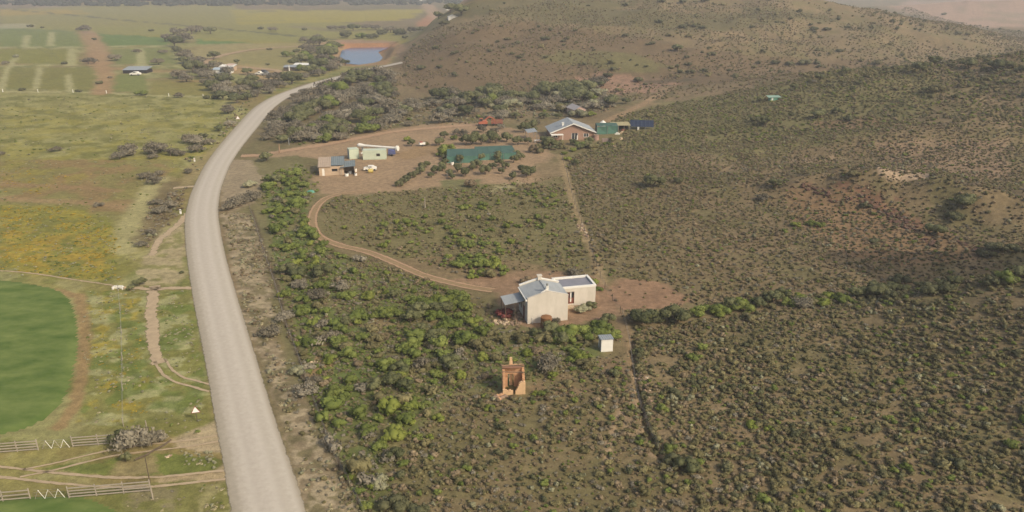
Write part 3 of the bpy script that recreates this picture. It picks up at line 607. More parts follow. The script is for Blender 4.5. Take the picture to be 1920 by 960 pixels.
# ---- scattered scrub, zone by zone
ROADS = ROADC[::4]
def clear_of(x, y, pad=.5):
    ok = np.ones(len(x), bool)
    ok &= dline(x, y, ROADS) > ROADW + pad
    for P, wd in TRK:
        lo = P.min(0) - 6; hi = P.max(0) + 6; s = np.where((x > lo[0]) & (x < hi[0]) & (y > lo[1]) & (y < hi[1]))[0]
        if len(s): ok[s] &= dline(x[s], y[s], P[::2] if len(P) > 8 else P) > wd / 2 + pad * .5
    for a, b_, wd in PADS:
        P = W(a) if b_ else np.array(a); ok &= ~(pip(x, y, P)); ok &= dline(x, y, P, True) > wd
    return ok
PADS = [([(986, 614), (1060, 606), (1120, 574), (1120, 545), (1030, 520), (975, 540), (930, 552), (935, 575), (975, 575)], 1, .3),
        ([(938, 742), (984, 742), (986, 715), (938, 715)], 1, .4), ([(1120, 660), (1146, 658), (1146, 646), (1120, 646)], 1, .3),
        ([(596, 332), (668, 328), (668, 318), (600, 316)], 1, 1), ([(650, 300), (750, 300), (745, 285), (650, 284)], 1, 1), ([(838, 308), (970, 300), (966, 286), (838, 292)], 1, 1),
        ([(1030, 266), (1115, 266), (1110, 255), (1030, 254)], 1, 2), ([(1112, 268), (1160, 266), (1160, 246), (1112, 246)], 1, 1), ([(1180, 244), (1224, 244), (1224, 238), (1180, 236)], 1, 1)]
S_pos = []; S_sc = []; S_kind = []
def zone(poly, sp, rad, kinds, dens=1.0, patch=None, seed=0, hs=(.8, 1.15), pad=.5, excl=()):
    P = W(poly); lo = P.min(0); hi = P.max(0); g = np.random.default_rng(1000 + seed)
    xs = np.arange(lo[0], hi[0], sp); ys = np.arange(lo[1], hi[1], sp); gx, gy = np.meshgrid(xs, ys, indexing='ij')
    gx = gx + (np.arange(len(ys)) % 2 * .5 * sp)[None, :]
    x = (gx + g.uniform(-.46, .46, gx.shape) * sp).ravel(); y = (gy + g.uniform(-.46, .46, gx.shape) * sp).ravel()
    m = pip(x + 1.5 * (vn(x / 3, y / 3, 5) - .5), y + 1.5 * (vn(x / 3, y / 3, 6) - .5), P) & (g.random(len(x)) < dens)
    if patch:
        sc, thr = patch; m &= g.random(len(x)) < ss(thr - .08, thr + .08, fbm(x, y, sc, 3, 400 + seed))
    x, y = x[m], y[m]
    for e in excl:
        q = ~pip(x, y, W(e)); x, y = x[q], y[q]
    m = clear_of(x, y, pad); x, y = x[m], y[m]
    z = height(x, y); px, py, dep = topx(np.stack([x, y, z], 1)); m = (px > -200) & (px < 2120) & (py < 1100) & (dep > 5); x, y, z = x[m], y[m], z[m]
    r = 1.18 * (g.uniform(0, 1, len(x)) ** 1.6 * (rad[1] - rad[0]) + rad[0])
    r = r * (.78 + .5 * fbm(x, y, 6, 2, 800 + seed)); ks = list(kinds); pr = np.array([kinds[k] for k in ks], float); pr /= pr.sum(); kk = g.choice(len(ks), len(x), p=pr)
    big = fbm(x, y, 9, 2, 700 + seed)
    S_pos.append(np.stack([x, y, z - .03], 1)); S_sc.append(np.stack([r * g.uniform(.85, 1.15, len(x)), r * g.uniform(.85, 1.15, len(x)), r * g.uniform(*hs, len(x))], 1)); S_kind.append(np.array([SHK.index(ks[i]) for i in kk]))
GUL = [(1184, 640), (1189, 640), (1191, 690), (1207, 790), (1234, 850), (1252, 872), (1248, 874), (1202, 790), (1186, 690)]
BRN = {'olive': .36, 'brown': .30, 'dark': .16, 'grey': .10, 'sage': .04, 'green': .04}
zone([(1182, 612), (1300, 600), (1500, 575), (1700, 540), (1960, 500), (2200, 480), (2200, 1080), (1290, 1080), (1240, 900), (1200, 780)], .76, (.28, .54), {'olive': .54, 'dark': .14, 'brown': .18, 'grey': .05, 'green': .05, 'sage': .04}, .95, (4, .30), seed=1, excl=(GUL,))
zone([(1250, 640), (1960, 560), (2200, 1080), (1290, 1080)], 2.6, (.45, .85), {'olive': .4, 'dark': .4, 'green': .2}, .35, seed=31, excl=(GUL,))
zone([(760, 830), (880, 740), (1000, 745), (1120, 690), (1180, 690), (1200, 780), (1240, 900), (1290, 1080), (700, 1080)], .80, (.24, .52), BRN, .88, (3, .35), seed=2, excl=(GUL,))
zone([(760, 830), (880, 740), (1000, 745), (1120, 690), (1180, 690), (1200, 780), (1240, 900), (1290, 1080), (700, 1080)], 1.9, (.4, .75), {'green': .4, 'olive': .3, 'dark': .15, 'grey': .15}, .4, seed=32, excl=(GUL,))
zone([(1060, 300), (1100, 285), (1500, 250), (2150, 225), (2150, 520), (1700, 545), (1500, 580), (1310, 575), (1240, 530), (1140, 520), (1110, 470)], 1.05, (.26, .52), {'olive': .42, 'brown': .40, 'grey': .08, 'green': .06, 'sage': .04}, .88, (7, .28), seed=3)
zone([(1160, 215), (1260, 195), (1400, 165), (1500, 148), (1700, 112), (2150, 80), (2150, 230), (1500, 255), (1100, 290), (1130, 240)], 1.25, (.35, .65), {'olive': .55, 'brown': .2, 'dark': .12, 'lime': .04, 'green': .09}, .88, (8, .27), seed=4)
zone([(1500, 140), (1560, 128), (1700, 112), (2150, 80), (2150, 180), (1700, 190), (1500, 170)], 2.6, (.6, 1.3), {'dark': .6, 'olive': .3, 'grey': .1}, .6, (10, .42), seed=5)
zone([(600, 372), (700, 362), (860, 350), (1000, 345), (1055, 330), (1080, 410), (1110, 500), (1000, 505), (860, 515), (760, 486), (690, 463), (610, 440), (600, 410)], 1.15, (.26, .55), {'olive': .42, 'brown': .3, 'green': .16, 'lime': .06, 'grey': .06}, .8, (5, .42), seed=6)
zone([(640, 430), (860, 390), (1000, 350), (1060, 380), (1030, 440), (900, 470), (700, 465)], 2.0, (.5, 1.05), {'green': .65, 'lime': .2, 'olive': .15}, .6, (7, .50), seed=7)
zone([(840, 480), (940, 475), (950, 520), (850, 530)], 1.7, (.6, 1.2), {'green': .7, 'lime': .3}, .75, seed=8)
# green belt between road fence and cottage
BELT = [(490, 330), (560, 320), (585, 370), (570, 420), (620, 470), (740, 500), (830, 535), (900, 575), (930, 620), (1130, 640), (1120, 690), (1000, 700), (940, 690), (860, 740), (760, 830), (700, 960), (690, 1040), (640, 900), (590, 760), (540, 620), (500, 430)]
zone(BELT, 1.25, (.3, .7), {'green': .5, 'lime': .1, 'olive': .2, 'brown': .12, 'grey': .08}, .75, (5, .44), seed=9)
zone(BELT, .7, (.14, .32), {'green': .6, 'sage': .15, 'olive': .25}, .7, (4, .42), seed=45, hs=(.5, .8))
zone(BELT, 2.6, (.9, 1.5), {'green': .5, 'lime': .22, 'olive': .16, 'grey': .12}, .5, (8, .45), seed=10)
zone([(500, 470), (640, 480), (900, 560), (1100, 640), (1120, 700), (860, 740), (700, 1040), (560, 700)], .9, (.2, .42), {'brown': .4, 'olive': .3, 'grey': .3}, .6, seed=11)
VERGE = [(418, 400), (470, 400), (505, 480), (525, 640), (585, 760), (690, 960), (720, 1080), (610, 1080), (570, 940), (530, 800), (500, 700), (475, 620), (445, 540)]
zone(VERGE, .72, (.18, .42), {'straw': .3, 'sage': .22, 'grey': .2, 'brown': .16, 'olive': .12}, .8, (3, .42), seed=12, pad=.15)
zone([(480, 330), (560, 305), (600, 330), (600, 360), (500, 420)], 1.5, (.3, .7), {'green': .6, 'lime': .2, 'olive': .2}, .6, seed=13)
zone([(490, 1080), (565, 960), (690, 960), (760, 1080)], .7, (.2, .4), {'straw': .4, 'grey': .3, 'sage': .3}, .7, seed=14)
zone([(-150, 388), (120, 388), (222, 432), (222, 528), (-150, 503)], .85, (.2, .42), {'flower': 1}, .7, (3, .52), seed=50, hs=(.3, .5))
zone([(-150, 388), (120, 388), (222, 432), (222, 528), (-150, 503)], .8, (.15, .35), {'green': .6, 'sage': .4}, .6, (2.5, .48), seed=51, hs=(.4, .6))
zone([(170, 548), (262, 548), (270, 690), (290, 780), (160, 780)], .6, (.1, .22), {'flower': 1}, .6, (2.2, .56), seed=52, hs=(.4, .6))
zone([(-150, 300), (60, 300), (190, 330), (80, 365), (-150, 345)], 1.3, (.25, .5), {'flower': 1}, .5, (5, .54), seed=53, hs=(.3, .5))
# hills
HC = [(740, 175), (760, 100), (830, 40), (900, 10), (1100, 2), (1500, 4), (1700, 12), (1920, 60), (2100, 70), (2100, 95), (1700, 112), (1500, 145), (1260, 185), (1160, 190), (1000, 180)]
zone(HC, 2.0, (.35, .75), {'brown': .55, 'olive': .45}, .7, (30, .40), seed=15)
zone(HC, 7.5, (.8, 2.0), {'dark': .6, 'olive': .4}, .3, (60, .47), seed=16)
# valley floor: tufts and low scrub
zone([(-150, 300), (330, 300), (350, 350), (300, 440), (225, 530), (-150, 505)], 1.5, (.16, .34), {'straw': .4, 'sage': .35, 'green': .25}, .6, (4, .5), seed=17, hs=(.5, .8))
zone([(-150, 180), (420, 180), (450, 215), (400, 290), (-150, 300)], 2.6, (.25, .55), {'sage': .25, 'green': .35, 'straw': .4}, .6, (7, .5), seed=18, hs=(.4, .7))
zone([(165, 545), (360, 545), (400, 780), (415, 830), (200, 800), (150, 790)], .75, (.12, .30), {'sage': .45, 'straw': .4, 'green': .15}, .75, (2.2, .5), seed=19, hs=(.5, .8))
zone([(370, 905), (440, 905), (480, 1080), (330, 1080)], .55, (.15, .34), {'straw': .5, 'sage': .35, 'green': .15}, .8, (1.6, .45), seed=20, hs=(.6, .9), pad=.1)
zone([(340, 845), (405, 848), (412, 880), (335, 880)], .5, (.15, .34), {'sage': .7, 'straw': .3}, .8, seed=21, hs=(.6, .9), pad=.1)
zone([(235, 900), (330, 905), (340, 1000), (225, 1000)], .8, (.1, .25), {'straw': .5, 'grey': .5}, .6, seed=22)
zone([(270, 400), (345, 345), (350, 380), (320, 440), (265, 470)], 1.0, (.3, .6), {'brown': .5, 'grey': .3, 'sage': .2}, .6, seed=23)
zone([(345, 300), (440, 205), (480, 180), (470, 200), (400, 280), (370, 320)], 1.6, (.3, .7), {'brown': .3, 'grey': .2, 'sage': .3, 'green': .2}, .5, seed=24)
zone([(500, 250), (900, 210), (1040, 200), (1040, 225), (900, 232), (740, 240), (560, 275)], 1.9, (.3, .9), {'sage': .3, 'green': .2, 'grey': .3, 'brown': .2}, .7, (9, .42), seed=25)
zone([(740, 185), (1040, 175), (1160, 200), (1120, 215), (780, 225), (700, 215)], 2.1, (.4, 1.0), {'sage': .25, 'olive': .3, 'grey': .25, 'brown': .2}, .65, seed=26)
zone([(240, 540), (350, 545), (370, 640), (380, 700), (320, 700), (300, 640), (298, 560)], .8, (.12, .3), {'sage': .5, 'straw': .3, 'green': .2}, .7, (2, .45), seed=27, hs=(.5, .8), pad=.1)
zone([(990, 470), (1110, 470), (1130, 520), (1000, 515)], 1.3, (.25, .5), {'brown': .6, 'grey': .2, 'olive': .2}, .5, seed=28)
zone([(1130, 510), (1240, 530), (1300, 560), (1300, 600), (1170, 600), (1160, 580)], 1.4, (.2, .45), {'brown': .5, 'olive': .5}, .35, seed=29)
# fine undergrowth between the shrubs
zone([(1182, 612), (1500, 575), (1960, 500), (2200, 480), (2200, 1080), (1290, 1080), (1240, 900), (1200, 780)], .62, (.12, .26), {'olive': .45, 'brown': .3, 'grey': .1, 'green': .08, 'sage': .07}, .75, (4, .38), seed=41, excl=(GUL,))
zone([(560, 480), (700, 480), (840, 540), (930, 620), (1000, 640), (1180, 640), (1200, 780), (1240, 900), (1290, 1080), (700, 1080), (600, 800)], .62, (.12, .28), {'olive': .34, 'brown': .34, 'grey': .12, 'green': .12, 'sage': .08}, .8, (4, .34), seed=42, excl=(GUL,))
zone([(1060, 300), (1100, 285), (1500, 250), (2150, 225), (2150, 520), (1700, 545), (1500, 580), (1310, 575), (1240, 530), (1140, 520), (1110, 470)], .95, (.16, .32), {'olive': .4, 'brown': .4, 'grey': .1, 'green': .06, 'sage': .04}, .7, (6, .38), seed=43)
zone([(600, 372), (860, 350), (1055, 330), (1080, 410), (1110, 500), (1000, 505), (860, 515), (760, 486), (610, 440)], .85, (.14, .3), {'olive': .4, 'brown': .35, 'green': .15, 'sage': .1}, .7, (5, .40), seed=44)
SP = np.vstack(S_pos); SS = np.vstack(S_sc); SK = np.concatenate(S_kind)
SROT = rng.uniform(0, 6.28, len(SP)); SVAR = rng.integers(0, 3, len(SP))
nv = np.array([len(SH[k]) for k in SHK]); SVAR = SVAR % nv[SK]
px_, py_, dep_ = topx(SP); size = SS.mean(1) / dep_; inv = (px_ > 0) & (px_ < 1920) & (py_ > 0) & (py_ < 975)
print('scrub points', len(SP), 'per kind', np.bincount(SK))

# ---- telling places apart in words
MARKS = [(1010, 575, 'the grey-roofed cottage'), (962, 715, 'the roofless mud-brick ruin'), (1132, 647, 'the small white outhouse'), (632, 318, 'the tan workshop'), (700, 288, 'the pale green containers'),
         (1070, 245, 'the red brick farmhouse'), (900, 290, 'the green shade-net tunnels'), (915, 228, 'the orange digger'), (1200, 233, 'the tilted solar panels'), (683, 102, 'the blue pond'), (247, 135, 'the lone grey-roofed field shed'),
         (417, 133, 'the white farm shed'), (487, 138, 'the parked vehicles'), (370, 765, 'the near triangular road sign'), (447, 224, 'the far triangular road sign'), (240, 835, 'the twin timber gates'), (1210, 760, 'the eroded gully'),
         (593, 400, 'the bend of the dirt loop'), (760, 500, 'the twin-rut track'), (1095, 430, 'the stony footpath'), (1600, 400, 'the reddish rocky hump'), (1750, 530, 'the shaded ravine'), (1920, 960, 'the lower right corner'), (1500, 800, 'the middle of the near slope'),
         (1300, 930, 'the bottom edge, right of the gully'), (1000, 900, 'the bottom edge, below the ruin'), (560, 740, 'the roadside fence'), (700, 700, 'the green belt'), (1400, 90, 'the brown hilltop'), (1000, 60, 'the left flank of the brown hill'), (1750, 130, 'the ridge skyline on the right'), (1450, 190, 'the turquoise hut'), (395, 300, 'the gravel road bend'), (340, 70, 'the dark thicket by the fields'), (160, 60, 'the far left fields'), (800, 180, 'the thorn thicket along the river')]
def where(px, py, used=None):
    d = [(math.hypot((px - a) / 1.6, py - b_), a, b_, n_) for a, b_, n_ in MARKS]; d.sort(); _, a, b_, n_ = d[0]
    if d[0][0] < 14: rel = 'beside'
    elif abs(px - a) / 1.6 > abs(py - b_): rel = 'left of' if px < a else 'right of'
    else: rel = 'behind' if py < b_ else 'in front of'
    return f'{rel} {n_}'
KW = {'olive': 'olive-brown', 'dark': 'dark green', 'brown': 'dry brown', 'grey': 'twiggy grey', 'green': 'mid green', 'lime': 'bright yellow-green', 'sage': 'pale sage', 'straw': 'straw-coloured', 'flower': 'yellow', 'tree': 'deep green', 'purple': 'bare grey-brown', 'red': 'dark red'}
# the 300 shrubs that show largest are things of their own
order = np.argsort(-np.where(inv & (SK < SHK.index('straw')) & (SK != SHK.index('sage')), size, 0))[:300]
first = {}
for q in order:
    k = SHK[SK[q]]; o = link('karoo_shrub', SH[k][SVAR[q]], None, tuple(SP[q]), SROT[q], tuple(SS[q]))
    sz = 'large' if SS[q].mean() > .95 else ('medium' if SS[q].mean() > .6 else 'small')
    tag(o, f'{sz} {KW[k]} shrub {where(px_[q], py_[q])}', 'shrub', f'{KW[k]} shrubs of the scrubland')
    first.setdefault((SK[q], SVAR[q]), o)
rest = np.ones(len(SP), bool); rest[order] = False
# prototypes that have no individual yet live outside the scene collection, mesh only
def proto(kind, var):
    if (kind, var) not in first: first[(kind, var)] = bpy.data.objects.new('shrub_source', SH[SHK[kind]][var])
    return first[(kind, var)]
def scatter(name, sel, kind, label, cat):
    n = len(sel); me = bpy.data.meshes.new(name); me.vertices.add(n); me.vertices.foreach_set('co', SP[sel].astype(np.float32).ravel())
    a = me.attributes.new('sc', 'FLOAT_VECTOR', 'POINT'); a.data.foreach_set('vector', SS[sel].astype(np.float32).ravel())
    a = me.attributes.new('rot', 'FLOAT_VECTOR', 'POINT'); a.data.foreach_set('vector', np.stack([np.zeros(n), np.zeros(n), SROT[sel]], 1).astype(np.float32).ravel())
    a = me.attributes.new('idx', 'INT', 'POINT'); a.data.foreach_set('value', SVAR[sel].astype(np.int32))
    o = link(name, me); ng = bpy.data.node_groups.new(name, 'GeometryNodeTree'); ng.interface.new_socket('Geometry', in_out='INPUT', socket_type='NodeSocketGeometry'); ng.interface.new_socket('Geometry', in_out='OUTPUT', socket_type='NodeSocketGeometry')
    N = ng.nodes; L = ng.links; gi = N.new('NodeGroupInput'); go = N.new('NodeGroupOutput'); ip = N.new('GeometryNodeInstanceOnPoints'); jn = N.new('GeometryNodeJoinGeometry')
    for v in range(int(nv[kind])):
        oi = N.new('GeometryNodeObjectInfo'); oi.inputs['Object'].default_value = proto(kind, v); oi.inputs['As Instance'].default_value = True; L.new(oi.outputs['Geometry'], jn.inputs[0])
    def na_(t_, nm): q = N.new('GeometryNodeInputNamedAttribute'); q.data_type = t_; q.inputs['Name'].default_value = nm; return q.outputs['Attribute']
    e2r = N.new('FunctionNodeEulerToRotation'); L.new(na_('FLOAT_VECTOR', 'rot'), e2r.inputs[0]); L.new(e2r.outputs[0], ip.inputs['Rotation'])
    ip.inputs['Pick Instance'].default_value = True; L.new(na_('INT', 'idx'), ip.inputs['Instance Index']); L.new(na_('FLOAT_VECTOR', 'sc'), ip.inputs['Scale'])
    L.new(gi.outputs[0], ip.inputs['Points']); L.new(jn.outputs[0], ip.inputs['Instance']); L.new(ip.outputs[0], go.inputs[0])
    md = o.modifiers.new('instances', 'NODES'); md.node_group = ng
    return tag(o, label, cat, None, 'stuff')
for kind, k in enumerate(SHK):
    sel = np.where(rest & (SK == kind))[0]
    if len(sel): scatter({'straw': 'dry_grass', 'sage': 'sage_scrub', 'flower': 'wild_flowers'}.get(k, 'scrub'), sel, kind, f'{KW[k]} low scrub covering the slopes and verges' if k not in ('straw', 'flower') else ('tufts of straw-coloured grass along the verges' if k == 'straw' else 'yellow wild flowers spread in patches over the left meadows'), {'straw': 'grass', 'flower': 'flowers'}.get(k, 'scrub'))

# ---- single bushes and trees, each where it stands
def bush(px, py, wpx, kind, cat=None, tree=None, hk=1.0):
    p = at(px, py); r = 1.2 * wpx / mpp(p) / 2
    if dline(np.array([p.x]), np.array([p.y]), ROADS)[0] < ROADW + .5 + .45 * r: return None
    tree = (kind in ('tree',) and wpx > 12) if tree is None else tree
    k = int(px * 7 + py * 13) % 3; rz = (px * 3.7 + py) % 6.28; nm = ('thorn bush' if kind in ('grey', 'purple') else ('tree' if tree else 'bush'))
    sz = 'big' if r > 2.4 else ('medium-sized' if r > 1.2 else 'small')
    lab = f'{sz} {KW[kind]} {nm} {where(px, py)}'; grp = f'{KW[kind]} {nm}s' if nm != 'thorn bush' else f'{KW[kind]} thorn bushes'
    if nm == 'bush': grp = f'{KW[kind]} bushes'
    if tree or (kind in ('grey', 'purple') and wpx > 26):
        t_ = thing('tree' if tree else 'thorn_bush', lab, 'tree' if tree else 'bush', (p.x, p.y, p.z), rz, grp)
        tr = link('trunk', TRUNKS[k], t_); tr.scale = (r, r, r * .9)
        cr_ = link('crown', BIG[kind][k], t_); cr_.scale = (r, r, r * hk); cr_.location = (0, 0, r * (.22 if tree else 0)); return t_
    o = link({'thorn bush': 'thorn_bush', 'bush': 'bush'}[nm], BIG[kind][k], None, (p.x, p.y, p.z - .05), rz, (r, r, r * .95 * hk)); return tag(o, lab, 'bush', grp)
def many(off, f, L_):
    for q in L_:
        x, y, w_ = q[:3]; k = q[3] if len(q) > 3 else 'dark'; bush(off[0] + x / f, off[1] + y / f, w_ / f, k)
D, T, P_, G_, O_, LI, B_, GR, SA = 'dark', 'tree', 'purple', 'green', 'olive', 'lime', 'brown', 'grey', 'sage'
#
many((0, 0), 4, [(1240, 310, 120, P_), (1310, 350, 140, T), (1300, 262, 120, P_), (1380, 320, 150, P_), (1440, 255, 130, P_), (1500, 240, 110, P_), (1580, 255, 90, T), (1330, 385, 90, D), (1390, 445, 140, P_), (1450, 545, 160, T), (1520, 575, 150, P_), (640, 232, 90, P_), (600, 232, 60, P_),
    (665, 482, 110, P_), (870, 455, 110, P_), (1190, 485, 110, P_), (1020, 398, 70, P_), (1220, 405, 80, P_), (705, 302, 45, D), (830, 587, 40, P_), (745, 630, 60, D), (1340, 590, 130, P_), (1400, 615, 120, P_), (1650, 700, 150, P_), (1720, 710, 130, GR), (1800, 700, 150, P_), (1700, 632, 130, T), (1880, 632, 120, T),
    (1780, 775, 110, T), (1620, 742, 70, D), (1340, 732, 80, P_), (1070, 716, 100, G_), (170, 680, 50, D), (1560, 640, 120, P_), (1620, 660, 100, GR), (230, 205, 50, D), (320, 210, 30, D), (1710, 850, 110, P_), (1550, 740, 60, D), (590, 690, 50, D), (1135, 235, 40, D), (40, 482, 60, P_), (480, 482, 50, D), (120, 430, 50, SA)])
many((440, 0), 4, [(290, 235, 80, P_), (195, 222, 50, D), (520, 228, 45, D), (740, 228, 90, P_), (800, 225, 80, P_), (890, 232, 90, T), (1000, 222, 100, P_), (1060, 225, 80, P_), (520, 322, 90, P_), (590, 345, 120, P_), (640, 300, 100, P_), (560, 405, 130, P_), (500, 475, 120, T), (720, 440, 150, T), (730, 385, 130, T),
    (790, 352, 60, G_), (640, 525, 150, T), (700, 525, 130, P_), (760, 520, 110, GR), (830, 490, 70, T), (400, 425, 90, G_), (370, 605, 120, P_), (430, 630, 150, T), (500, 600, 130, P_), (570, 560, 130, T), (120, 660, 110, T), (200, 670, 130, P_), (50, 740, 120, P_), (170, 730, 130, GR), (260, 700, 120, P_), (330, 660, 120, P_),
    (1170, 245, 110, P_), (1230, 262, 110, D), (1330, 245, 90, P_), (1400, 235, 80, D), (1530, 140, 90, T), (1700, 115, 140, T), (1620, 95, 120, T), (1570, 190, 90, D), (840, 285, 120, D), (960, 290, 110, G_), (1030, 290, 90, D), (1110, 260, 90, D), (1280, 290, 60, D), (1640, 410, 60, D), (1500, 370, 60, D), (1400, 520, 80, D), (1540, 510, 60, D), (1160, 550, 50, D), (460, 392, 60, D), (260, 376, 40, D), (245, 490, 40, D), (20, 480, 60, T),
    (820, 600, 130, P_), (760, 660, 120, P_), (880, 590, 100, T), (940, 620, 100, T), (1000, 730, 180, P_), (1130, 730, 150, T), (1190, 700, 90, T), (960, 770, 110, P_), (960, 915, 160, T), (380, 930, 150, P_), (440, 930, 130, T), (500, 780, 160, P_), (560, 720, 140, P_), (640, 780, 150, P_), (700, 700, 150, P_), (780, 790, 180, P_), (860, 830, 140, GR),
    (820, 945, 100, G_), (540, 900, 140, T), (460, 840, 140, P_), (900, 700, 130, P_), (480, 740, 110, P_), (1060, 900, 60, D), (1100, 850, 140, GR), (1240, 870, 120, GR), (1180, 800, 110, GR), (700, 930, 130, GR), (620, 950, 110, GR), (1320, 780, 110, GR)])
many((900, 0), 3.84, [(1290, 165, 60), (1050, 265, 55), (1240, 318, 50), (1210, 325, 40), (1420, 368, 84, T), (1490, 418, 48), (1670, 400, 65), (1500, 472, 55), (1510, 530, 75), (1610, 518, 60), (745, 470, 50), (965, 505, 60), (1195, 483, 38), (920, 552, 70), (1145, 588, 80), (1460, 203, 70), (1540, 195, 60), (1600, 208, 60), (155, 193, 34), (285, 417, 50), (310, 438, 36),
    (480, 418, 44), (500, 700, 190, T), (430, 690, 150, P_), (690, 715, 180, T), (620, 700, 120, T), (240, 735, 150, T), (300, 750, 120, GR), (100, 680, 110, P_), (30, 770, 120, T), (370, 740, 140, T), (180, 700, 110, P_), (800, 650, 110, P_), (760, 700, 110, P_), (850, 618, 70, O_), (1000, 660, 60, O_), (560, 740, 130, GR), (470, 780, 110, GR), (880, 770, 110, GR), (930, 775, 80, GR), (1050, 745, 70, T),
    (1190, 612, 40), (200, 290, 60, O_), (470, 290, 70), (600, 300, 40), (820, 365, 30), (1360, 262, 50, O_), (1500, 268, 60, O_), (1650, 350, 40), (1050, 40, 50), (780, 45, 30), (1310, 18, 60), (1620, 14, 70), (1460, 22, 60)])
many((1400, 0), 3.69, [(470, 212, 64), (555, 210, 54), (310, 133, 44), (210, 158, 36), (40, 192, 44), (1465, 240, 54), (1690, 250, 46), (1540, 243, 54, O_), (200, 445, 66), (300, 452, 66), (400, 450, 90), (490, 445, 56), (905, 450, 84, O_), (1300, 458, 120, T), (1200, 505, 130, T), (1530, 475, 110, T), (1720, 490, 130, T), (1800, 480, 100, T), (1910, 495, 70, T), (1310, 640, 120, O_), (1240, 640, 70, T),
    (620, 790, 76, T), (490, 822, 110, T), (130, 870, 110, T), (60, 840, 80), (700, 835, 80, D), (310, 800, 50), (690, 510, 70, T), (500, 560, 80, T), (330, 620, 70, T), (90, 705, 70, T), (1360, 105, 40), (1410, 460, 60), (1640, 620, 60), (700, 195, 44), (500, 165, 34), (640, 360, 54), (490, 355, 40), (1820, 350, 50, O_), (1000, 110, 30)])
